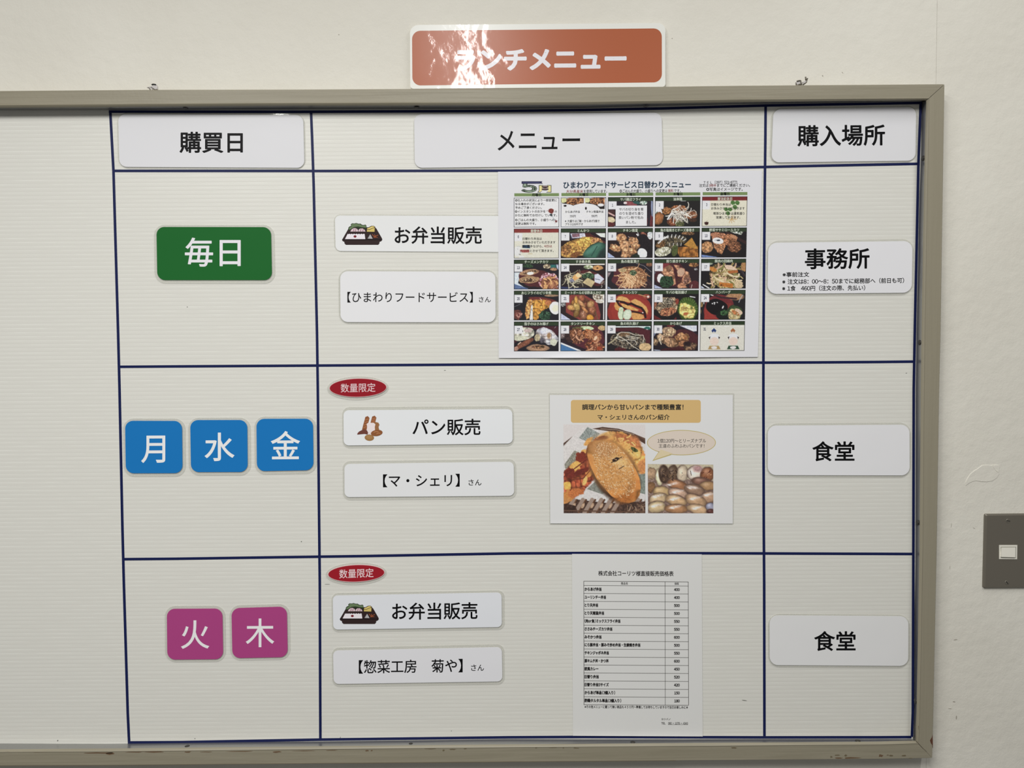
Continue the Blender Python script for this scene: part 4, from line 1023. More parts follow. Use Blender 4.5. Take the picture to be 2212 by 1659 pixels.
for a in (([(1310, 230), (1500, 120), (1570, 200), (1640, 560), (1560, 600), (1450, 440), (1310, 300)]), ([(1580, 130), (1700, 140), (1720, 200), (1660, 260)]), ([(1680, 280), (1740, 190), (1830, 220), (1840, 310), (1760, 420), (1660, 380)]), ([(1790, 400), (1850, 270), (1920, 290), (1960, 440), (1980, 520), (1850, 590), (1760, 520)]), ([(1650, 600), (1760, 520), (1900, 640), (1700, 660)])):
    p.poly(a, (166, 118, 88), tex=.22, cell=5, col2=(134, 88, 64), edge=2, wob=6)
p.ell(1740, 290, 80, 90, (170, 136, 112), rot=20, tex=.1); p.ell(1880, 480, 90, 60, (84, 54, 46), rot=-40, tex=.4, col2=(140, 100, 84)); p.line([(1580, 150), (1650, 330), (1700, 500), (1660, 620)], 16, (60, 34, 32)); p.ell(1700, 480, 50, 50, (70, 40, 34)); p.line([(1460, 330), (1560, 230)], 8, (200, 160, 130))
p.ell(1290, 430, 80, 100, (208, 212, 208), tex=.03, wob=.08); p.ell(1430, 510, 160, 140, (28, 46, 32), tex=.5, col2=(44, 70, 46), cell=2)
finish(p)
Gq = (1405, 560, 10.288)
p = cell(2, 4, *Gq, bg=(24, 22, 26))
p.line([(1800, 100), (1950, 180), (2080, 380)], 34, (44, 32, 38)); p.line([(1830, 100), (1980, 180), (2110, 380)], 6, (90, 88, 96)); p.ell(2070, 160, 70, 110, (150, 108, 66), tex=.15); p.poly([(1105, 560), (1230, 650), (1105, 650)], (150, 156, 176)); p.line([(1180, 560), (1330, 650)], 22, (200, 200, 206)); p.ell(1330, 100, 60, 26, (120, 130, 110), tex=.3)
p.ell(1620, 390, 340, 250, (104, 84, 52), rot=25, tex=.3, col2=(60, 46, 32)); p.strands(1600, 370, 320, 230, 95, 34, [(186, 168, 124), (160, 142, 96), (200, 178, 146), (128, 112, 64), (110, 110, 60), (176, 140, 112), (84, 66, 40)], rot=30, seed=21)
p.ell(1380, 220, 100, 46, (170, 106, 44), rot=20); p.poly([(1640, 130), (1780, 130), (1930, 230), (1900, 250), (1680, 220)], (190, 162, 140), tex=.1); p.poly([(1710, 260), (1930, 240), (1950, 300), (1740, 320)], (150, 84, 40), tex=.15); p.poly([(1540, 510), (1840, 540), (1830, 640), (1530, 590)], (166, 96, 36), tex=.2); p.line([(1700, 310), (1850, 380), (1960, 380), (1970, 330)], 26, (196, 176, 146)); p.ell(1960, 560, 100, 90, (176, 154, 120), rot=40, tex=.15); p.dots(1500, 480, 300, 120, 20, 12, [(30, 24, 20)], seed=6)
finish(p)
# --- row 4
p = cell(3, 0, *E_, bg=(28, 26, 32))
p.ell(760, 930, 330, 60, (96, 38, 36), rot=8, tex=.1); p.ell(960, 830, 160, 24, (140, 110, 84)); p.ell(180, 1250, 110, 110, (84, 44, 40), tex=.3); p.strands(180, 1280, 80, 100, 12, 22, [(150, 92, 84), (110, 56, 50), (170, 120, 108)], rot=80, seed=2); p.line([(120, 1080), (250, 1020)], 8, (100, 104, 110))
p.poly([(430, 930), (500, 905), (530, 960), (480, 1150), (450, 1340), (390, 1370), (360, 1240), (390, 1020)], (196, 142, 84), tex=.15, col2=(176, 112, 54), edge=2, wob=8); p.poly([(530, 930), (680, 920), (860, 930), (950, 980), (900, 1100), (740, 1180), (640, 1380), (560, 1400), (520, 1200)], (180, 122, 50), tex=.3, cell=5, col2=(152, 104, 40), edge=2, wob=10); p.ell(880, 990, 70, 60, (166, 98, 56), tex=.2)
p.poly([(500, 1050), (530, 1040), (540, 1395), (460, 1395)], (206, 204, 196), tex=.15, edge=2); p.line([(505, 1130), (520, 1170)], 10, (60, 60, 60)); p.line([(700, 890), (740, 935)], 10, (190, 170, 160))
p.ell(810, 1280, 130, 110, (30, 52, 38), tex=.4, col2=(56, 84, 62)); p.ell(1050, 1110, 135, 145, (206, 210, 206), tex=.03, wob=.05); p.ell(1050, 1120, 75, 80, (204, 200, 170), tex=.05, edge=4)
finish(p)
p = cell(3, 1, *E_, bg=(38, 28, 32))
p.poly([(1165, 1220), (1440, 1400), (1165, 1400)], (160, 166, 196)); p.poly([(1290, 1000), (1390, 810), (1700, 810), (2000, 980), (2080, 1260), (2060, 1400), (1640, 1400), (1290, 1210)], (122, 50, 46), tex=.1, edge=2); p.poly([(1380, 1040), (1460, 880), (1700, 860), (1920, 1000), (1990, 1250), (1900, 1400), (1640, 1360), (1400, 1180)], (90, 50, 36), tex=.3); p.ell(1220, 1020, 60, 60, (110, 110, 110), tex=.9, cell=2); p.ell(2030, 860, 140, 90, (190, 178, 158), tex=.5, col2=(96, 80, 66)); p.ell(2060, 960, 90, 44, (186, 180, 166), tex=.3); p.poly([(2138, 800), (2160, 800), (2160, 1390), (2138, 1390)], (216, 216, 218)); p.line([(1900, 1000), (2020, 1390)], 18, (96, 74, 50))
for x, y, rx, ry, ro, c_ in ((1640, 880, 75, 75, 0, (140, 76, 50)), (1890, 1150, 85, 95, 0, (140, 82, 54)), (1740, 1030, 60, 60, 0, (110, 56, 38)), (1690, 1270, 85, 105, 0, (132, 84, 60)), (1530, 1230, 65, 100, 20, (116, 84, 42)), (1420, 1100, 110, 60, 10, (182, 132, 70)), (1530, 1060, 70, 130, -20, (170, 136, 72)), (1520, 930, 40, 95, -5, (190, 138, 60)), (1640, 1010, 120, 44, 45, (172, 120, 76)), (1850, 1020, 90, 75, -45, (170, 122, 74)), (1720, 1150, 100, 36, 45, (176, 114, 66)), (1840, 1330, 80, 75, 0, (204, 136, 42)), (1450, 980, 34, 60, 15, (140, 92, 42))):
    p.ell(x, y, rx, ry, c_, rot=ro, tex=.18, rim=.4, hi=.10, wob=.08)
p.dots(1880, 1150, 50, 50, 5, 9, [(190, 130, 100)], seed=9); p.dots(1690, 1250, 40, 60, 6, 9, [(190, 150, 126)], seed=10)
finish(p)
p = cell(3, 2, *Fq, bg=(44, 28, 34))
p.ell(590, 1180, 500, 420, (128, 40, 34), tex=.04, wob=.05); p.ell(600, 1190, 430, 350, (136, 44, 36), tex=.04, wob=.05); p.ell(960, 850, 90, 50, (130, 56, 44), tex=.2); p.ell(995, 855, 28, 26, (214, 180, 168)); p.line([(780, 800), (940, 850)], 22, (160, 116, 78)); p.ell(70, 1020, 20, 60, (150, 120, 80))
p.poly([(270, 930), (320, 850), (400, 840), (520, 880), (600, 960), (590, 990), (460, 960), (330, 940)], (190, 142, 78), tex=.1, edge=2); p.poly([(230, 1060), (260, 960), (330, 1000), (420, 1100), (400, 1130), (330, 1180), (260, 1140)], (184, 130, 68), tex=.1, edge=2); p.poly([(370, 1000), (500, 1030), (640, 1080), (790, 1150), (760, 1180), (600, 1150), (430, 1090)], (190, 142, 76), tex=.12, edge=2); p.poly([(600, 950), (700, 900), (820, 960), (960, 1080), (1000, 1180), (980, 1260), (900, 1150), (760, 1060), (640, 1010)], (186, 138, 76), tex=.1, edge=2); p.poly([(620, 1220), (700, 1200), (860, 1240), (930, 1330), (800, 1390), (660, 1370), (610, 1290)], (186, 132, 72), tex=.12, edge=2)
p.line([(280, 950), (340, 960), (450, 980), (540, 1030), (620, 1010), (720, 1060), (850, 1110), (920, 1200), (940, 1320)], 48, (40, 20, 22)); p.line([(300, 970), (340, 1040), (440, 1110), (500, 1140)], 38, (44, 22, 22)); p.line([(640, 1190), (760, 1210), (880, 1240)], 40, (48, 24, 22)); p.ell(878, 1215, 16, 12, (230, 226, 220)); p.ell(345, 975, 14, 8, (150, 120, 110))
p.ell(385, 1250, 70, 130, (176, 190, 160), tex=.08, wob=.06); p.ell(390, 1130, 50, 40, (170, 186, 150)); p.ell(530, 1260, 95, 125, (182, 196, 172), rot=15, tex=.08, wob=.06, rim=.15); p.line([(440, 1170), (425, 1300), (435, 1380)], 10, (60, 70, 50)); p.line([(330, 1130), (330, 1200)], 10, (60, 80, 50))
finish(p)
p = cell(3, 3, *Fq, bg=(26, 22, 24))
p.line([(1950, 850), (2060, 870)], 20, (190, 190, 196)); p.ell(1150, 1040, 60, 100, (120, 70, 50), tex=.4); p.poly([(1115, 1250), (1380, 1400), (1115, 1400)], (92, 30, 32)); p.poly([(1560, 1400), (1640, 1310), (1660, 1400)], (100, 34, 34))
p.poly([(1330, 870), (1600, 870), (1680, 940), (1670, 1120), (1620, 1220), (1450, 1300), (1270, 1230), (1150, 1110), (1240, 990)], (96, 78, 62), tex=.5, cell=2.5, col2=(150, 126, 98), edge=2, wob=10); p.ell(1440, 960, 150, 80, (66, 60, 54), tex=.6, cell=2, col2=(150, 138, 116)); p.ell(1450, 1190, 190, 90, (150, 100, 68), rot=-12, tex=.4, col2=(110, 58, 42)); p.ell(1660, 960, 40, 70, (120, 50, 38), tex=.3); p.ell(1380, 1060, 140, 50, (64, 56, 48), tex=.5, col2=(110, 96, 76), cell=2)
p.ell(1900, 1130, 230, 270, (62, 88, 32), rot=-5, tex=.2, cell=2, rim=.3, wob=.04)
for k in range(14):
    a = math.radians(-170 + k * 14); p.line([(1900 + 170 * math.cos(a), 1130 + 200 * math.sin(a)), (1900 + 225 * math.cos(a), 1130 + 262 * math.sin(a))], 9, (92, 112, 60))
p.poly([(1740, 1000), (1850, 990), (1940, 1040), (2040, 1080), (2080, 1170), (2030, 1340), (1850, 1340), (1720, 1240), (1710, 1150)], (206, 182, 104), tex=.14, cell=4, col2=(190, 160, 84), edge=2, wob=12); p.ell(1990, 1110, 30, 34, (96, 104, 50)); p.ell(1860, 1240, 54, 34, (176, 96, 56), tex=.2); p.dots(1860, 1160, 100, 80, 6, 12, [(110, 100, 50), (150, 120, 60)], seed=2); p.line([(1760, 1200), (1840, 1120)], 6, (160, 130, 70))
finish(p)
p = cell(3, 4, *Gq, bg=(28, 26, 30))
p.ell(1530, 1120, 340, 340, (100, 34, 38), tex=.08, wob=.04); p.poly([(1210, 1080), (1340, 1180), (1520, 1330), (1480, 1370), (1200, 1370)], (136, 44, 38), tex=.06, edge=3); p.poly([(1640, 960), (1800, 990), (1740, 1120), (1640, 1080)], (112, 40, 36)); p.ell(1880, 830, 190, 80, (150, 108, 74), tex=.2, edge=3); p.line([(1400, 790), (1560, 850), (1900, 880)], 40, (52, 30, 36)); p.line([(1960, 960), (1990, 880), (2040, 800)], 14, (150, 150, 156)); p.line([(1340, 790), (1390, 805)], 18, (200, 200, 206)); p.ell(1130, 1010, 40, 60, (130, 104, 62), tex=.2); p.ell(1125, 1160, 14, 50, (130, 104, 62)); p.line([(1190, 950), (1190, 990)], 16, (190, 190, 190))
p.ell(1480, 1060, 240, 175, (18, 15, 18), rot=15, tex=.1, wob=.05); p.ell(1640, 1240, 170, 120, (20, 24, 22), tex=.3)
for x, y, rx, ry, ro in ((1380, 985, 16, 13, 0), (1425, 965, 22, 10, 0), (1425, 990, 9, 20, 10), (1485, 960, 14, 10, 30), (1612, 1065, 14, 36, 25)): p.ell(x, y, rx, ry, (206, 206, 210), rot=ro, wob=.02)
p.ell(1640, 1190, 90, 60, (32, 58, 34), tex=.5, col2=(52, 84, 48)); p.ell(1880, 1190, 170, 170, (58, 78, 46), rot=20, tex=.3, rim=.3); p.ell(1870, 1230, 150, 130, (170, 150, 106), tex=.25, col2=(140, 122, 80)); p.ell(1960, 1170, 90, 60, (186, 160, 136), rot=35); p.ell(1890, 1190, 100, 40, (164, 96, 54), rot=30, tex=.25); p.strands(1850, 1290, 110, 80, 20, 12, [(206, 190, 150), (176, 156, 110), (120, 110, 70)], seed=14)
finish(p)
# --- row 5
Hq = (1100, 630, 10.533)
p = cell(4, 0, *Hq, bg=(26, 24, 32))
p.poly([(115, 790), (1120, 790), (1120, 1010), (800, 860), (500, 860), (115, 1180)], (62, 28, 36)); p.ell(330, 950, 260, 150, (188, 188, 168), tex=.2, cell=6, col2=(160, 154, 140), wob=.1, rim=.2); p.ell(420, 890, 90, 40, (170, 150, 146), tex=.2); p.ell(240, 1060, 160, 60, (178, 178, 156), tex=.15)
p.ell(850, 1010, 280, 170, (172, 172, 180), rot=28, tex=.25, cell=6, col2=(140, 130, 128), wob=.1, rim=.2); p.ell(800, 900, 110, 60, (186, 188, 206), tex=.15, edge=5); p.ell(900, 1000, 50, 60, (140, 104, 70), tex=.2, edge=5); p.ell(640, 1050, 70, 80, (150, 138, 108), tex=.25); p.ell(1010, 1150, 80, 80, (176, 178, 160), tex=.1); p.ell(750, 1110, 60, 60, (70, 66, 74), tex=.4, edge=4)
p.ell(350, 1180, 230, 60, (116, 68, 50), rot=-28, tex=.25, rim=.3); p.line([(200, 1200), (260, 1150)], 18, (200, 170, 150)); p.ell(150, 1300, 60, 50, (150, 110, 96), rot=-30); p.ell(650, 1280, 250, 80, (158, 120, 92), rot=0, tex=.15, rim=.3); p.ell(660, 1260, 160, 34, (84, 54, 40), tex=.5, col2=(120, 90, 60)); p.ell(750, 1250, 44, 24, (60, 44, 26)); p.line([(1030, 830), (1060, 800)], 8, (150, 150, 160)); p.ell(305, 900, 12, 16, (24, 24, 40))
finish(p)
p = cell(4, 1, *Hq, bg=(34, 26, 32))
p.poly([(1150, 1180), (1600, 1360), (1150, 1360)], (54, 98, 146), tex=.04); p.line([(1150, 1160), (1620, 1350)], 36, (190, 196, 214)); p.line([(1200, 1140), (1750, 1350)], 20, (40, 30, 44)); p.ell(1750, 1000, 430, 320, (76, 32, 40), rot=30, tex=.1); p.ell(1500, 980, 250, 190, (50, 34, 34), tex=.3); p.ell(1760, 830, 150, 44, (176, 196, 150), tex=.2, rot=5); p.ell(2110, 830, 90, 60, (170, 140, 96), tex=.15); p.ell(1200, 1010, 70, 60, (110, 96, 96), tex=.7, cell=2); p.ell(1560, 840, 120, 40, (84, 80, 44), tex=.5)
p.ell(1530, 980, 160, 150, (124, 76, 50), tex=.3, col2=(84, 48, 34)); p.strands(1530, 980, 160, 140, 40, 26, [(166, 112, 76), (140, 86, 56), (110, 64, 44), (190, 140, 110), (76, 44, 32)], rot=60, seed=31); p.ell(1830, 980, 170, 110, (140, 84, 50), tex=.35, col2=(100, 56, 34), rot=25); p.strands(1830, 970, 150, 100, 18, 22, [(160, 102, 66), (110, 62, 40), (176, 122, 84)], rot=40, seed=32); p.ell(2000, 1050, 90, 110, (140, 86, 56), rot=30, tex=.3); p.ell(1960, 1060, 30, 60, (200, 160, 130), rot=35)
p.ell(1930, 1240, 230, 120, (120, 66, 44), rot=15, tex=.4, col2=(80, 42, 30)); p.strands(1930, 1240, 210, 110, 34, 26, [(150, 92, 62), (110, 60, 42), (176, 124, 92), (70, 38, 28)], rot=70, seed=33); p.ell(2050, 1290, 60, 40, (140, 56, 34))
finish(p)
Kq = (1305, 630, 7.022)
p = cell(4, 2, *Kq, bg=(30, 26, 30))
p.poly([(150, 525), (700, 525), (700, 560), (620, 560), (520, 545), (150, 545)], (176, 192, 190)); p.ell(650, 560, 44, 28, (28, 84, 76)); p.ell(648, 575, 14, 8, (210, 220, 220)); p.poly([(160, 550), (520, 545), (700, 590), (700, 790), (600, 780), (400, 600), (150, 610)], (70, 28, 34), edge=4); p.ell(250, 880, 90, 40, (70, 26, 30))
p.ell(360, 740, 260, 125, (56, 50, 44), rot=4, tex=.5, cell=3, col2=(104, 92, 76), wob=.1); p.ell(300, 650, 90, 30, (110, 84, 60), tex=.4); p.dots(330, 790, 200, 80, 26, 16, [(96, 90, 80), (60, 54, 50), (130, 120, 104), (34, 30, 34)], seed=3); p.line([(70, 790), (130, 750), (200, 690)], 22, (140, 130, 104))
for a in ([(200, 650), (260, 615), (380, 620), (470, 660), (590, 660), (605, 720), (570, 830)], [(215, 670), (320, 730), (440, 830), (540, 890)], [(220, 640), (180, 700), (260, 740), (360, 730), (470, 740), (500, 800)], [(330, 660), (400, 680), (470, 690), (520, 700), (500, 720), (380, 700), (330, 680)], [(250, 690), (160, 700)]):
    p.line(a, 7.5, (196, 190, 176))
p.ell(620, 840, 90, 60, (178, 148, 106), tex=.2, wob=.08)
finish(p)
p = cell(4, 3, *Kq, bg=(32, 24, 30))
p.poly([(1120, 515), (1400, 515), (1400, 600), (1310, 610)], (180, 184, 200), tex=.15); p.line([(1130, 520), (1410, 640)], 16, (36, 28, 40)); p.ell(1200, 740, 260, 160, (66, 30, 34)); p.line([(740, 650), (780, 630), (730, 720)], 10, (120, 130, 160)); p.line([(730, 880), (880, 892)], 10, (150, 160, 186)); p.ell(1010, 520, 60, 18, (90, 30, 36)); p.ell(1050, 890, 200, 40, (60, 24, 28))
for x, y, rx, ry, ro, c_, c2_ in ((985, 610, 100, 75, 5, (176, 146, 112), (140, 110, 84)), (890, 700, 90, 60, 20, (164, 136, 106), (130, 100, 76)), (1010, 770, 130, 70, 20, (150, 114, 84), (110, 80, 56)), (1180, 710, 110, 90, 15, (162, 116, 76), (120, 74, 44)), (770, 760, 60, 50, 0, (150, 120, 90), (110, 84, 60)), (1190, 780, 90, 60, 0, (140, 92, 60), (90, 56, 38)), (1310, 830, 110, 60, -10, (120, 90, 66), (70, 50, 40))):
    p.ell(x, y, rx, ry, c_, rot=ro, tex=.22, col2=c2_, cell=4, wob=.2, rim=.3, hi=.06)
p.ell(1260, 790, 60, 36, (36, 24, 26), edge=4); p.line([(870, 670), (840, 740), (870, 800)], 10, (196, 184, 160)); p.line([(850, 690), (870, 790)], 6, (196, 184, 160))
finish(p)
p = cell(4, 4, *Kq, bg=(208, 206, 196))
for x, cc, bb in ((1665, (36, 56, 110), (166, 138, 92)), (1950, (160, 100, 66), (40, 70, 52))):
    p.poly([(x, 552), (x + 38, 592), (x + 18, 622), (x, 598), (x - 18, 622), (x - 38, 592)], cc, tex=.02)
    p.ell(x + 8, 682, 74, 44, (214, 216, 224), tex=.01, wob=.02); p.poly([(x - 62, 820), (x + 78, 820), (x + 104, 874), (x - 84, 874)], bb, tex=.04); p.ell(x + 8, 752, 66, 62, (218, 196, 184), tex=.01, wob=.02)
    p.poly([(x - 78, 690), (x - 50, 680), (x - 62, 724)], (44, 34, 36)); p.poly([(x + 94, 690), (x + 66, 680), (x + 78, 724)], (44, 34, 36)); p.ell(x + 8, 848, 44, 22, (214, 210, 210), tex=.01)
p.poly([(1445, 520), (2130, 520), (2130, 535), (1445, 535)], (214, 214, 206))
finish(p, False, 'notice_cell')

# weekday headings
for c_, s_ in enumerate(("月曜日", "火曜日", "水曜日", "木曜日", "金曜日")):
    a = g(c_ * CP, 0); b = g(c_ * CP + CW, 0)
    ma = MA(); q = [(a[0] + 1.2, a[1] - 9.6), (b[0] - .2, b[1] - 9.4), (b[0] - .2, b[1] - 2.8), (a[0] + 1.2, a[1] - 3.0)]
    ma.flat(q[::-1], L1, tuple(alb((112, 132, 86)))); ma.build('heading_band', PRINT, menu)
    ma = MA(); ctext(ma, s_, (a[0] + b[0]) / 2, 6.9, a[1] - 6.2, 6.8, L2, tuple(alb((14, 20, 12))), slope=-.006, off=.034); ma.build('lettering', PRINT, menu)
NAVY = tuple(alb((28, 50, 70))); RD = tuple(alb((128, 60, 58))); BK = tuple(alb((30, 30, 30)))
ma = MA()
text(ma, "ひまわりフードサービス日替わりメニュー", 1217, 1492.6, 391.4, 407.0, L1, NAVY, slope=-.004, off=.030)
for s_, x0, x1, yc, h, col in (("大分県産米", 1223, 1259.8, 413.4, 7.4, RD), ("を使用しています。", 1260.8, 1311.5, 413, 7.2, BK), ("◎ごはんの大盛り、小盛りへの変更は", 1338.4, 1441.6, 412.4, 7.2, BK),
                           ("無料", 1443.2, 1454.6, 411.9, 7.4, RD), ("です。", 1456, 1470.6, 411.8, 7.0, BK), ("ＴＥＬ", 1519.8, 1538, 394.2, 6.8, BK), ("(097) 521-8771", 1544, 1593.2, 393.6, 7.6, BK),
                           ("注文は", 1510.2, 1530.2, 400.6, 7.2, BK), ("9時半", 1531.4, 1547.4, 400.6, 7.2, RD), ("までにご連絡ください。", 1548.8, 1620, 400.2, 7.2, BK), ("◎写真はイメージです。", 1525.6, 1604.4, 408.8, 7.6, BK)):
    text(ma, s_, x0, x1, yc - h / 2, yc + h / 2, L1, col, em=True, slope=-.005, off=.016)
def pt_(pts): return zc(pts, 1100, 420, 10.533)
for s_, x0, x1, y0, y1 in (("◎仕入れの状況により一部変更に", 133, 1085, 104, 160), ("なる場合がございます。", 136, 798, 190, 244), ("予めご了承ください。", 136, 738, 274, 330), ("◎インスタントのお汁を", 130, 825, 360, 416), ("の", 1034, 1085, 366, 412),
                          ("かたに無料でお付けし ています。", 132, 1088, 446, 502), ("◎ごはんの大盛り、小盛りへの", 134, 1030, 553, 608), ("変更は無料です。", 136, 608, 636, 694),
                          ("からあげ弁当", 1275, 1605, 370, 420), ("チキン南蛮弁当", 1752, 2140, 368, 418), ("550円", 1380, 1512, 468, 520), ("550円", 1868, 2002, 464, 516), ("※大盛りはご飯・からあげ2個で", 1268, 2055, 578, 632), ("プラス100円です", 1270, 1680, 652, 706),
                          ("日替わり弁当は", 305, 740, 980, 1036), ("お休みさせていただきます", 305, 1050, 1062, 1118), ("誠に勝", 292, 465, 1150, 1206), ("手ながら、", 470, 770, 1152, 1208), ("とさせて頂きます。", 470, 1010, 1254, 1310)):
    q0, q1 = pt_([(x0, y0), (x1, y1)]); text(ma, s_, q0[0], q1[0], q0[1] - .3, q1[1] + .3, L2, BK, em=True, slope=-.003, off=.018)
for s_, x0, x1, y0, y1 in (("4日は", 792, 975, 1148, 1204), ("店休日", 240, 452, 1254, 1316)):
    q0, q1 = pt_([(x0, y0), (x1, y1)]); text(ma, s_, q0[0], q1[0], q0[1] - .3, q1[1] + .3, L2, RD, em=True, off=.02)
for s_, x0, x1, y0, y1 in (("サバの切り身を青", 340, 895, 308, 370), ("のりを混ぜた香り", 345, 890, 400, 466), ("良いパン粉で包み", 335, 895, 495, 558), ("ました。", 498, 722, 598, 660)):
    (a0, b0), (a1, b1) = zc([(x0, y0), (x1, y1)], *B); text(ma, s_, a0, a1, b0 - .3, b1 + .3, L3, BK, em=True, off=.010)
for s_, x0, x1, y0, y1 in (("日替わり弁当は", 1350, 1790, 196, 252), ("お休みさせていただきます", 1350, 2095, 280, 338), ("喫茶ひまわりは通常通り", 1398, 2090, 394, 452), ("営業しております。", 1462, 1998, 482, 538)):
    (a0, b0), (a1, b1) = zc([(x0, y0), (x1, y1)], *Cc); text(ma, s_, a0, a1, b0 - .3, b1 + .3, L2, BK, em=True, off=.016)
ma.build('lettering', PRINT, menu)
# the month emblem
ma = MA(); zz = (1080, 360, 13.825); OUT = tuple(alb((34, 42, 34)))
def z_(pts): return zc(pts, *zz)
text(ma, "5", *[v for v in (z_([(636, 0)])[0][0], z_([(1110, 0)])[0][0], z_([(0, 440)])[0][1], z_([(0, 776)])[0][1])], L1, OUT, off=.050)
text(ma, "5", *[v for v in (z_([(656, 0)])[0][0], z_([(1092, 0)])[0][0], z_([(0, 470)])[0][1], z_([(0, 760)])[0][1])], L1 + .00003, tuple(alb((136, 152, 134))), off=.012)
ma.flat(z_([(645, 437), (1268, 437), (1244, 472), (1284, 507), (645, 512)])[::-1], L1 + .00006, tuple(alb((34, 34, 66))))
ma.flat(z_([(670, 466), (1180, 466), (1190, 486), (670, 486)])[::-1], L1 + .00008, tuple(alb((72, 72, 108))))
for o_, c_, dd in ((0, OUT, 0), (16, tuple(alb((216, 206, 146))), .00003)):
    ma.flat(z_([(1160 + o_, 552 + o_), (1290 - o_ * .2, 552 + o_), (1280 - o_ * .3, 690), (1210, 772 - o_), (1112 + o_ * 2.2, 772 - o_), (1160 + o_, 720)])[::-1], L1 + dd, c_)
    ma.flat(z_([(1400 + o_ * .2, 552 + o_), (1536 - o_, 552 + o_), (1536 - o_, 772 - o_), (1376 + o_ * 2, 772 - o_), (1440, 730), (1430, 690)])[::-1], L1 + dd, c_)
for y in (596, 668):
    ma.flat(z_(ellipse(1347, y + 4, 108, 36, 0, 20)), L1 + .00006, tuple(alb((44, 32, 34)))); ma.flat(z_(ellipse(1347, y - 8, 84, 16, 0, 16)), L1 + .00008, tuple(alb((132, 112, 112))))
ma.build('month_emblem', PRINT, menu)

# ================================================================ the bread poster
BD = PANEL + 0.0012
bp_ = thing('bread_poster', 'white landscape poster with two bread photographs, a tan banner and a speech bubble', 'poster', P(1385, 1131, PANEL))
f = MA(); f.slab(rrect([(1185.6, 849), (1586.4, 849), (1585, 1133.4), (1187, 1133)], 3), PANEL + .0003, PANEL + .0007); f.build('laminate_border', FILM, bp_, colour=False)
f = MA(); f.slab([(1200, 865), (1570, 865), (1570, 1118), (1200, 1118)], PANEL + .0002, PANEL + .0007, tuple(alb((150, 150, 146)))); f.build('backing_magnet', PRINT, bp_)
bp_ = sheet(bp_, [(1187.5, 853.2), (1583, 853), (1582.8, 1131), (1188.6, 1130.6)], BD, (200, 200, 200), 198, curls=((.15, .2, .0004),), thin=.0002)
Z = (1180, 840, 5.267); B1, B2, B3 = BD + .00006, BD + .0001, BD + .00014
RB = 198
def zb(pts): return zc(pts, *Z)
ma = MA(); ma.flat(rrect(zb([(280, 126), (1758, 126), (1758, 386), (280, 386)]), 5.5), B1, tuple(alb((190, 160, 108), RB))); ma.build('banner', PRINT, bp_)
ma = MA()
ma.flat([(x, y) for x, y in zb(ellipse(1538, 612, 392, 144, 0, 64))], B1, tuple(alb((172, 158, 104), RB)))
ma.flat(zb([(1290, 700), (1206, 822), (1425, 752)]), B1, tuple(alb((172, 158, 104), RB)))
ma.flat([(x, y) for x, y in zb(ellipse(1538, 612, 384, 136, 0, 64))], B2, tuple(alb((196, 184, 172), RB)))
ma.flat(zb([(1302, 690), (1224, 806), (1440, 735)]), B2 + .00001, tuple(alb((196, 182, 150), RB)))
ma.build('speech_bubble', PRINT, bp_)
ma = MA()
for s_, x0, x1, y0, y1, of in (("調理パンから甘いパンまで種類豊富！", 408, 1562, 174, 240, .022), ("マ・シェリさんのパン紹介", 584, 1404, 290, 354, .018), ("1個120円～とリーズナブル", 1266, 1818, 566, 614, .004), ("王道のふわふわパンです！", 1280, 1800, 626, 672, .004)):
    (a0, b0), (a1, b1) = zb([(x0, y0), (x1, y1)]); text(ma, s_, a0, a1, b0, b1, B3, tuple(alb((34, 32, 32), RB)), em=True, off=of)
ma.build('lettering', PRINT, bp_)
p = Pic(195, 405, 1127, 1415, 200, 216, (176, 170, 168))
p.poly([(195, 1180), (1127, 1180), (1127, 1415), (195, 1415)], (66, 46, 38), tex=.3)
p.line([(600, 470), (780, 480), (960, 520), (1127, 590)], 50, (84, 62, 50)); p.line([(195, 640), (300, 560), (480, 480), (640, 450), (820, 470), (1000, 530), (1127, 610)], 34, (70, 48, 38)); p.line([(620, 455), (800, 465), (1000, 520)], 6, (150, 130, 112))
p.poly([(300, 540), (420, 440), (700, 480), (1060, 600), (1127, 640), (1127, 1290), (700, 1300), (195, 1240), (195, 650)], (176, 172, 170), tex=.06)
p.poly([(370, 560), (470, 432), (610, 510), (520, 620)], (118, 124, 120), tex=.25, cell=2); p.poly([(205, 860), (320, 700), (460, 760), (330, 900), (240, 1010)], (118, 116, 104), tex=.3, cell=2); p.poly([(1040, 980), (1127, 960), (1127, 1200), (1050, 1180)], (104, 112, 104), tex=.2); p.poly([(460, 1140), (560, 1050), (690, 1150), (640, 1200)], (110, 112, 104), tex=.2); p.line([(670, 1170), (700, 1300)], 5, (150, 146, 146))
for k in range(9):
    x = 250 + k * 105; p.line([(x + 60, 1262), (x - 30, 1415)], 46, (132, 112, 100)); p.line([(x + 95, 1262), (x + 5, 1415)], 20, (92, 60, 40)); p.line([(x + 104, 1262), (x + 22, 1400)], 6, (44, 30, 26)); p.ell(x + 60, 1330, 16, 34, (160, 130, 104), rot=30)
p.poly([(840, 1290), (1127, 1280), (1127, 1415), (780, 1415)], (70, 50, 42), tex=.35); p.strands(980, 1350, 150, 60, 20, 10, [(140, 116, 96), (50, 36, 30), (110, 84, 66)], rot=60, seed=2); p.poly([(195, 1300), (330, 1330), (360, 1415), (195, 1415)], (56, 38, 32), tex=.3); p.line([(195, 1385), (1127, 1400)], 14, (84, 60, 48))
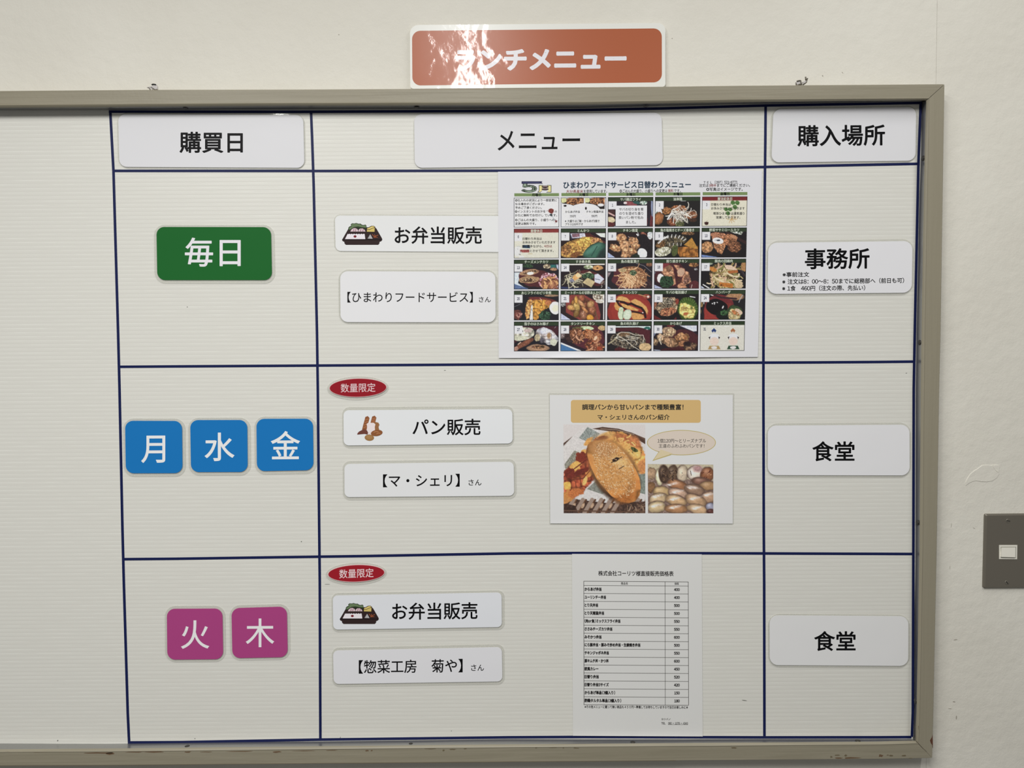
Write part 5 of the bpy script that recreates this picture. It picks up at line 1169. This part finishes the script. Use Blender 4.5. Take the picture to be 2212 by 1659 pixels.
# upper right bread with cheese
p.poly([(560, 560), (700, 490), (860, 490), (1000, 560), (1090, 660), (1127, 760), (1127, 960), (1060, 970), (900, 800), (700, 640)], (186, 136, 64), tex=.16, cell=10, col2=(164, 96, 48), edge=3, wob=8)
p.ell(860, 560, 110, 50, (150, 84, 48), rot=20, tex=.2, edge=6); p.ell(1000, 600, 90, 60, (166, 98, 56), rot=40, tex=.2, edge=6); p.ell(680, 540, 90, 40, (180, 140, 80), rot=-20, edge=6); p.ell(640, 560, 60, 24, (90, 40, 28), rot=-10, edge=3); p.ell(980, 720, 100, 60, (196, 160, 84), rot=20, edge=6, tex=.1); p.ell(990, 690, 55, 24, (70, 74, 38), rot=20, tex=.5); p.strands(880, 620, 150, 100, 22, 13, [(210, 168, 96), (188, 130, 66), (206, 158, 84)], rot=30, seed=4, ln=.45); p.dots(1000, 760, 90, 90, 14, 8, [(216, 186, 120), (104, 84, 44)], seed=5); p.ell(1090, 880, 50, 80, (176, 112, 62), tex=.15, edge=5)
# pizza bread on the left
p.poly([(560, 560), (620, 590), (520, 760), (560, 1010), (420, 1170), (330, 1230), (210, 1300), (195, 1280), (195, 940), (330, 820), (440, 700)], (140, 66, 40), tex=.3, cell=8, col2=(112, 46, 30), edge=3, wob=6)
for x, y, rx, ry, ro, c_ in ((330, 880, 90, 50, -45, (196, 146, 70)), (420, 720, 40, 24, -40, (190, 140, 70)), (480, 600, 60, 30, -50, (186, 130, 62)), (240, 1100, 44, 50, -20, (196, 150, 66)), (440, 1040, 26, 56, 20, (200, 156, 84)), (500, 940, 44, 70, 35, (180, 116, 54)), (250, 1220, 70, 70, 10, (176, 112, 52)), (390, 1170, 40, 30, 0, (160, 84, 42)), (395, 780, 60, 60, 0, (110, 40, 28)), (270, 960, 60, 60, 0, (104, 38, 28)), (320, 1180, 70, 50, -30, (166, 92, 46)), (400, 940, 110, 30, -25, (96, 36, 28)), (620, 570, 50, 22, -30, (84, 36, 24))):
    p.ell(x, y, rx, ry, c_, rot=ro, tex=.14, edge=2, wob=.22)
p.poly([(195, 1240), (290, 1250), (240, 1300), (195, 1310)], (170, 112, 58)); p.line([(200, 1000), (330, 900), (480, 790)], 12, (90, 36, 28)); p.line([(300, 1030), (420, 1020), (520, 900)], 10, (90, 40, 30))
# the big sugared bun
p.ell(780, 950, 250, 385, (56, 36, 26), rot=-29, tex=.1, wob=.02, edge=8)
bun = [(470, 640), (500, 605), (560, 588), (660, 585), (780, 620), (890, 730), (960, 830), (1020, 920), (1062, 1020), (1075, 1120), (1062, 1210), (1010, 1280), (940, 1300), (850, 1285), (740, 1220), (650, 1120), (570, 1020), (510, 900), (470, 780), (460, 690)]
p.poly(bun, (166, 106, 50), tex=.08, cell=14, col2=(150, 90, 42), edge=1.5)
p.ell(760, 870, 230, 330, (176, 122, 64), rot=-27, tex=.06, wob=.05, edge=26); p.ell(650, 690, 150, 90, (160, 112, 66), rot=20, tex=.1, edge=14); p.ell(850, 830, 110, 60, (192, 152, 92), rot=30, tex=.05, edge=14); p.ell(900, 1240, 110, 50, (150, 86, 36), rot=-10, edge=12)
r_ = random.Random(11)
inb = Pic(0, 0, 1, 1, 2, 2, (0, 0, 0))
for k in range(1100):
    t = r_.random(); a = r_.uniform(-1, 1); b = r_.uniform(-1, 1)
    if a * a + b * b > 1: continue
    x = 775 + a * 205 * math.cos(math.radians(-29)) - b * 345 * math.sin(math.radians(-29)) * 1.0; y = 920 + a * 205 * math.sin(math.radians(-29)) + b * 345 * math.cos(math.radians(-29))
    if y > 1270 or (x < 560 and y > 860): continue
    h = r_.uniform(0, 3.14); l = r_.uniform(2, 10)
    p.line([(x, y), (x + math.cos(h) * l, y + math.sin(h) * l)], r_.uniform(4, 6.5), r_.choice([(200, 164, 124), (214, 186, 152), (188, 148, 104), (206, 172, 134), (146, 98, 56), (128, 82, 46)]))
p.ell(790, 805, 42, 22, (40, 28, 24), rot=-25, tex=.3); p.line([(740, 840), (860, 775)], 9, (50, 36, 28)); p.line([(830, 910), (880, 880)], 12, (90, 66, 44)); p.dots(790, 800, 30, 14, 4, 6, [(170, 130, 90)], seed=4)
p.build(zb([(195, 405), (1126, 405), (1128, 1415), (198, 1415)]), B1, RB, 'bread_photograph', bp_, grain=.03)
p = Pic(1155, 855, 1900, 1416, 160, 122, (134, 116, 102))
p.poly([(1155, 855), (1900, 855), (1900, 1100), (1155, 1000)], (160, 150, 124), tex=.06); p.poly([(1155, 1000), (1900, 1040), (1900, 1416), (1155, 1416)], (116, 94, 84), tex=.3)
p.ell(1195, 960, 60, 70, (150, 120, 92), tex=.2, rim=.3); p.ell(1190, 1120, 50, 60, (120, 84, 54), rim=.3)
for x, y, rx, ry, ro, c_ in ((1285, 1010, 34, 90, -5, (196, 186, 150)), (1340, 970, 52, 100, -5, (74, 54, 42)), (1440, 965, 54, 92, 5, (88, 66, 50)), (1548, 960, 54, 90, 4, (178, 160, 136)), (1690, 950, 84, 72, -25, (196, 180, 166)), (1830, 970, 70, 80, 20, (128, 78, 50)), (1760, 1050, 100, 40, 5, (112, 76, 62)),
                             (1500, 1100, 120, 56, 22, (140, 92, 60)), (1310, 1170, 90, 56, 5, (166, 136, 92)), (1840, 1100, 90, 46, 0, (146, 110, 74)), (1690, 1150, 110, 56, 15, (130, 100, 80)), (1500, 1190, 105, 50, 15, (168, 134, 112)), (1850, 1230, 80, 60, -10, (160, 124, 96)),
                             (1270, 1250, 100, 56, -15, (170, 144, 108)), (1480, 1270, 115, 56, 15, (176, 140, 100)), (1700, 1270, 120, 60, 20, (166, 130, 96)), (1255, 1345, 98, 60, -8, (176, 152, 112)), (1475, 1365, 120, 46, 2, (150, 106, 70)), (1720, 1370, 110, 50, 12, (174, 140, 104)), (1870, 1340, 50, 40, 0, (130, 130, 150)), (1870, 1395, 40, 20, 0, (80, 44, 40))):
    p.ell(x, y, rx + 12, ry + 12, (84, 62, 54), rot=ro, tex=.1, wob=.04, edge=3); p.ell(x, y, rx + 6, ry + 5, c_, rot=ro, tex=.10, cell=6, rim=.35, hi=.15, wob=.08, edge=1.5)
for x in (1330, 1350, 1440, 1430): p.strands(x, 960, 40, 80, 6, 10, [(48, 34, 28), (110, 84, 62)], rot=80, seed=x)
p.ell(1720, 905, 50, 34, (150, 112, 112), edge=8); p.line([(1640, 930), (1650, 980)], 8, (60, 50, 46)); p.dots(1820, 960, 60, 60, 14, 9, [(90, 46, 34), (160, 110, 80)], seed=3); p.dots(1550, 960, 20, 70, 4, 6, [(110, 100, 90)], seed=7)
for x, y, x2, y2 in ((1380, 1080, 1460, 1060), (1430, 1160, 1520, 1150), (1210, 1220, 1290, 1190), (1400, 1250, 1500, 1225), (1630, 1240, 1720, 1220), (1200, 1320, 1270, 1310), (1640, 1350, 1760, 1330), (1400, 1340, 1500, 1325), (1800, 1190, 1870, 1180), (1600, 1100, 1700, 1110)): p.ell((x + x2) / 2 + 14, (y + y2) / 2 + 12, 44, 9, (196, 186, 184), rot=-12 if y2 < y else 8, wob=.4, edge=5); p.ell((x + x2) / 2 - 20, (y + y2) / 2 + 24, 16, 6, (214, 208, 206), rot=20, wob=.4, edge=3)
p.build(zb([(1155, 855), (1900, 862), (1901, 1416), (1158, 1415)]), B1, RB, 'bread_photograph', bp_, grain=.05)

# ================================================================ the price list
PD = PANEL + 0.0011
pr = thing('price_list', 'white portrait price list with a ruled two column table, in the bottom row', 'sheet', P(1377, 1590, PANEL))
pr = sheet(pr, [(1235.6, 1196.6), (1516, 1197.4), (1518, 1590.8), (1237.6, 1589.4)], PD, (186, 186, 184), 186, curls=((.5, .6, .0006),), nx=30, ny=30)
Q1, Q2 = PD + .00006, PD + .0001; RP_ = 180
ma = MA(); LN = tuple(alb((70, 68, 66), RP_))
def tline(x0, y0, x1, y1, w):
    dx, dy = x1 - x0, y1 - y0; l = math.hypot(dx, dy); nx_, ny_ = -dy / l * w / 2, dx / l * w / 2
    ma.flat([(x0 + nx_, y0 + ny_), (x1 + nx_, y1 + ny_), (x1 - nx_, y1 - ny_), (x0 - nx_, y0 - ny_)], Q1, LN)
def TX(u, v): return 1261 + u * 225.6 + v * .6
rows = [1255.6, 1264.5] + [1264.5 + 17.18 * k for k in range(1, 16)]
for i, y in enumerate(rows): tline(1260.8, y, 1487, y + 1.5, .95 if 0 < i < 16 else 1.1)
tline(1261, 1255.4, 1261.4, 1522.2, 1.1); tline(1436.5, 1256.4, 1437, 1523.6, .95); tline(1486.8, 1257, 1487.4, 1523.8, 1.1)
tline(1443, 1561.8 + 3.6, 1486, 1565.6, .7)
ma.build('table_rules', PRINT, pr)
ma = MA(); INKP = tuple(alb((26, 24, 24), RP_))
ma_t = lambda s_, x0, x1, y0, y1, of, em=True: text(ma, s_, x0, x1, y0, y1, Q1, INKP, em=em, slope=.006, off=of)
ma_t("株式会社コーリツ様直接販売価格表", 1292.4, 1455, 1233.2, 1244.4, .020)
ma_t("商品名", 1341.4, 1356, 1257.4, 1263.2, .016); ma_t("価格", 1457, 1466.4, 1258, 1263.6, .016)
NM = (("からあげ弁当", 548, 400), ("ユーリンチー弁当", 615, 400), ("とり天弁当", 497, 500), ("とり天南蛮弁当", 587, 500), ("（肉or魚)ミックスフライ弁当", 830, 550), ("ささみチーズカツ弁当", 710, 550), ("みそかつ弁当", 548, 600), ("にら豚弁当・豚みそ炒め弁当・生姜焼き弁当", 1128, 500),
      ("チキンジャポネ弁当", 658, 550), ("豚キムチ丼・かつ丼", 655, 600), ("欧風カレー", 503, 450), ("日替り弁当", 507, 520), ("日替り弁当Sサイズ", 657, 420), ("からあげ単品(3個入り)", 752, 150), ("酢鶏タルタル単品(3個入り)", 843, 180))
for k, (s_, xr, pr_v) in enumerate(NM):
    yc = 1264.5 + 17.18 * k + 8.4
    ma_t(s_, 1262.6, 1220 + xr / 6.9125, yc - 3.9, yc + 3.7, .056)
    text(ma, str(pr_v), 1455.8 if pr_v > 199 else 1456.4, 1468.4, yc - 2.5, yc + 4.0, Q1, INKP, off=.045)
ma_t("※その他メニューに載って無い商品も４５０円～準備してお待ちしていますので当日お楽しみに★", 1262.8, 1486.4, 1524.2, 1530.6, .024)
ma_t("ヨツバノ", 1428.8, 1448, 1551.2, 1556.0, .02); ma_t("TEL", 1428.4, 1437.6, 1560, 1564.9, .03, False); ma_t("080 - 1078 - 4343", 1443.2, 1486, 1560.0, 1564.9, .02, False)
ma.build('lettering', PRINT, pr)

# ================================================================ the brown title sign standing on the frame's top edge
class Tilt:
    """swap P/PA for a plane that leans back against the wall"""
P_flat, PA_flat = P, PA
SB, ST = .0085, .0060
yb, ytp = P_flat(1160, 190, SB), P_flat(1160, 55, ST)
def leanpt(px, py, d):
    # plane through the frame's top front edge and the wall above; d is measured outwards from it
    v = fw * F + rt * (px - 1106.0) + up * (829.5 - py)
    a = Vector((0, -1, (SB - ST) / (ytp.z - yb.z))).normalized()
    p0 = yb + a * d
    o = Vector((0, -D, H)); t = (p0 - o).dot(a) / v.dot(a)
    return o + v * t
sg = thing('title_sign', 'glossy brown sign with a white katakana title, above the top rail of the board', 'sign', leanpt(1160, 190, 0))
P = leanpt
PA = lambda xs, ys, d: np.array([tuple(leanpt(x, y, d)) for x, y in zip(xs, ys)])
SQ = [(885.6, 54), (1437.4, 49.6), (1437.6, 187.4), (886.4, 191.8)]
def slab2(pts, d0, d1, col):
    ma = MA(); ar = sum(pts[i][0] * pts[(i + 1) % len(pts)][1] - pts[(i + 1) % len(pts)][0] * pts[i][1] for i in range(len(pts)))
    if ar > 0: pts = pts[::-1]
    n = len(pts); a = Vector((0, -1, (SB - ST) / (ytp.z - yb.z))).normalized()
    fr = [leanpt(x, y, d1) for x, y in pts]; bk = [q - a * (d1 - d0) for q in fr]
    ma.add(bk + fr, [tuple(range(n, 2 * n)), tuple(range(n - 1, -1, -1))] + [(i, (i + 1) % n, n + (i + 1) % n, n + i) for i in range(n)], col)
    return ma
slab2(rrect(SQ, [18, 16, 7, 7], 5), 0.0, 0.0012, tuple(alb((214, 214, 208)))).build('sign_board', WRINK, sg)
slab2([(910, 75), (1412, 72), (1412, 165), (910, 168)], -0.0050, 0.0, tuple(alb((190, 190, 184)))).build('foam_pad', PRINT, sg)
ma = MA(); ma.flat(rrect([(890, 66.6), (1429.6, 61.2), (1429.8, 177.8), (890.8, 184.8)], 18, 8), 0.00128, tuple(alb((160, 89, 60)))); sgp = ma.build('brown_print', WRINK, sg)
ma = MA(); text(ma, "ランチメニュー", 983, 1353.6, 105.6, 152, 0.00136, tuple(alb((214, 212, 216))), slope=-.009, off=.042); ma.build('lettering', WRINK, sgp)
P, PA = P_flat, PA_flat

# ================================================================ light switch
swx = 2177.2
sw = thing('light_switch', 'grey-brown metal light switch plate with one small white rocker, right of the board', 'switch', P(swx, 1271, 0))
s = MA(); s.slab(rrect([(2129.4, 1111), (2226, 1110), (2223, 1270.4), (2125.6, 1271)], 3.2, 5), 0.0009, 0.0062, bev=.0022); s.build('cover_plate', PLATE, sw, colour=False)
s = MA(); s.slab([(2158.6, 1177.6), (2197.8, 1177.6), (2197.4, 1208.4), (2158.6, 1208)], 0.0058, 0.0070, bev=.0003); swh = s.build('switch_housing', SWW, sw, colour=False)
swh['_at'] = sw['_at']
s = MA(); s.slab([(2161.8, 1181.4), (2194.8, 1181.2), (2194.2, 1205.4), (2162, 1204.8)], 0.0066, 0.00706); s.build('rocker_gap', plain('rocker_shadow_gap', tuple(alb((120, 118, 106))), .6), swh, colour=False)
s = MA(); q = [(2163.2, 1182.8), (2193.8, 1182.6), (2193.4, 1204.2), (2163.2, 1203.2)]
vs = [P(x, y, 0.0078 if i < 2 else 0.0092) for i, (x, y) in enumerate(q)]; vs += [Vector((v.x, -0.0066, v.z)) for v in vs]
s.add(vs, [(3, 2, 1, 0), (0, 1, 5, 4), (1, 2, 6, 5), (2, 3, 7, 6), (3, 0, 4, 7)]); o = s.build('rocker', SWW, swh, colour=False)
bm = bmesh.new(); bm.from_mesh(o.data); bmesh.ops.recalc_face_normals(bm, faces=bm.faces[:]); bm.to_mesh(o.data); bm.free()
for cx, cy, an in ((2178, 1125.4, 8), (2175.4, 1258.6, 50)):
    s = MA(); s.slab(ellipse(cx, cy, 4.6, 4.6, 0, 20), 0.0058, 0.0066, bev=.0003); o = s.build('plate_screw', PLATE, sw, colour=False)
    s = MA(); a = math.radians(an); dx, dy = math.cos(a) * 4, math.sin(a) * 4; nx_, ny_ = -math.sin(a) * .8, math.cos(a) * .8
    s.slab([(cx - dx + nx_, cy - dy + ny_), (cx + dx + nx_, cy + dy + ny_), (cx + dx - nx_, cy + dy - ny_), (cx - dx - nx_, cy - dy - ny_)], 0.0064, 0.00668)
    t = s.build('screw_slot', SLOT, o, colour=False)

# ================================================================ bits of old fixing on the frame's top edge
def tube(pts, r, m, root, name):
    ma = MA(); n = 8; pts = [Vector(p) for p in pts]; vs = []
    for i, p_ in enumerate(pts):
        t = (pts[min(i + 1, len(pts) - 1)] - pts[max(i - 1, 0)]).normalized()
        e1 = t.cross(Vector((0, 1, 0.01))).normalized(); e2 = t.cross(e1)
        vs += [p_ + e1 * r * math.cos(2 * math.pi * k / n) + e2 * r * math.sin(2 * math.pi * k / n) for k in range(n)]
    fs = [(i * n + k, i * n + (k + 1) % n, (i + 1) * n + (k + 1) % n, (i + 1) * n + k) for i in range(len(pts) - 1) for k in range(n)]
    fs += [tuple(range(n))[::-1], tuple((len(pts) - 1) * n + k for k in range(n))]
    ma.add(vs, fs); o = ma.build(name, m, root, colour=False, smooth=True)
    bm = bmesh.new(); bm.from_mesh(o.data); bmesh.ops.recalc_face_normals(bm, faces=bm.faces[:]); bm.to_mesh(o.data); bm.free()
    return o
def hz(pts, ox, oy, s_, d): return [P(ox + x / s_, oy + y / s_, d) for x, y in pts]
hk = thing('cord_loop', 'small clear plastic cord loop poking up behind the top rail, left of the sign', 'cord', P(337, 193, .022), 'leftover cord fixings on the top rail')
s = MA(); s.slab(zc([(905, 520), (1150, 530), (1200, 620), (1215, 800), (1060, 830), (880, 690), (930, 610)], 290, 160, 24.58), .018, .0225, bev=.0008); s.build('cord_stub', CLEAR, hk, colour=False)
tube(hz([(920, 560), (990, 535), (1080, 540), (1150, 560)], 290, 160, 24.58, .0235), .0008, SLOT, hk, 'cut_end')
tube(hz([(880, 690), (960, 740), (1060, 800), (1080, 840)], 290, 160, 24.58, .0235), .0007, WIRE, hk, 'wire')
tube(hz([(690, 710), (760, 720), (820, 790), (860, 850)], 290, 160, 24.58, .0235), .0010, CLEAR, hk, 'tail')
tube(hz([(740, 700), (800, 750), (850, 830)], 290, 160, 24.58, .0246), .0005, WIRE, hk, 'wire')
tube(hz([(800, 690), (930, 760), (1000, 840)], 290, 160, 24.58, .0225), .0012, CLEAR, hk, 'tail')
hk = thing('cord_loop', 'small kinked piece of clear cord poking up behind the top rail, near its right corner', 'cord', P(1733, 184, .022), 'leftover cord fixings on the top rail')
s = MA(); s.slab(zc([(760, 620), (900, 580), (990, 600), (1000, 720), (1040, 830), (860, 850), (740, 760), (730, 680)], 1690, 150, 24.58), .019, .0230, bev=.0008); s.build('cord_stub', CLEAR, hk, colour=False)
tube(hz([(770, 620), (850, 600), (940, 580), (985, 600), (990, 700), (1020, 830)], 1690, 150, 24.58, .0238), .0009, WIRE, hk, 'wire')
tube(hz([(1040, 700), (1150, 670), (1270, 620), (1250, 540), (1235, 400)], 1690, 150, 24.58, .0225), .0011, CLEAR, hk, 'tail')
tube(hz([(1230, 400), (1245, 480), (1250, 570)], 1690, 150, 24.58, .0240), .0012, WIRE, hk, 'wire')
tube(hz([(1080, 820), (1180, 760), (1270, 690), (1290, 620), (1340, 470)], 1690, 150, 24.58, .0225), .0010, WIRE, hk, 'wire')
tube(hz([(1060, 790), (1150, 720), (1240, 680)], 1690, 150, 24.58, .0235), .0009, CLEAR, hk, 'tail')
tube(hz([(715, 700), (735, 760), (730, 830)], 1690, 150, 24.58, .0230), .0006, WIRE, hk, 'wire')
tube(hz([(850, 830), (900, 780), (960, 830)], 1690, 150, 24.58, .0240), .0010, WIRE, hk, 'wire')

for o in bpy.data.objects:
    if '_at' in o: del o['_at']
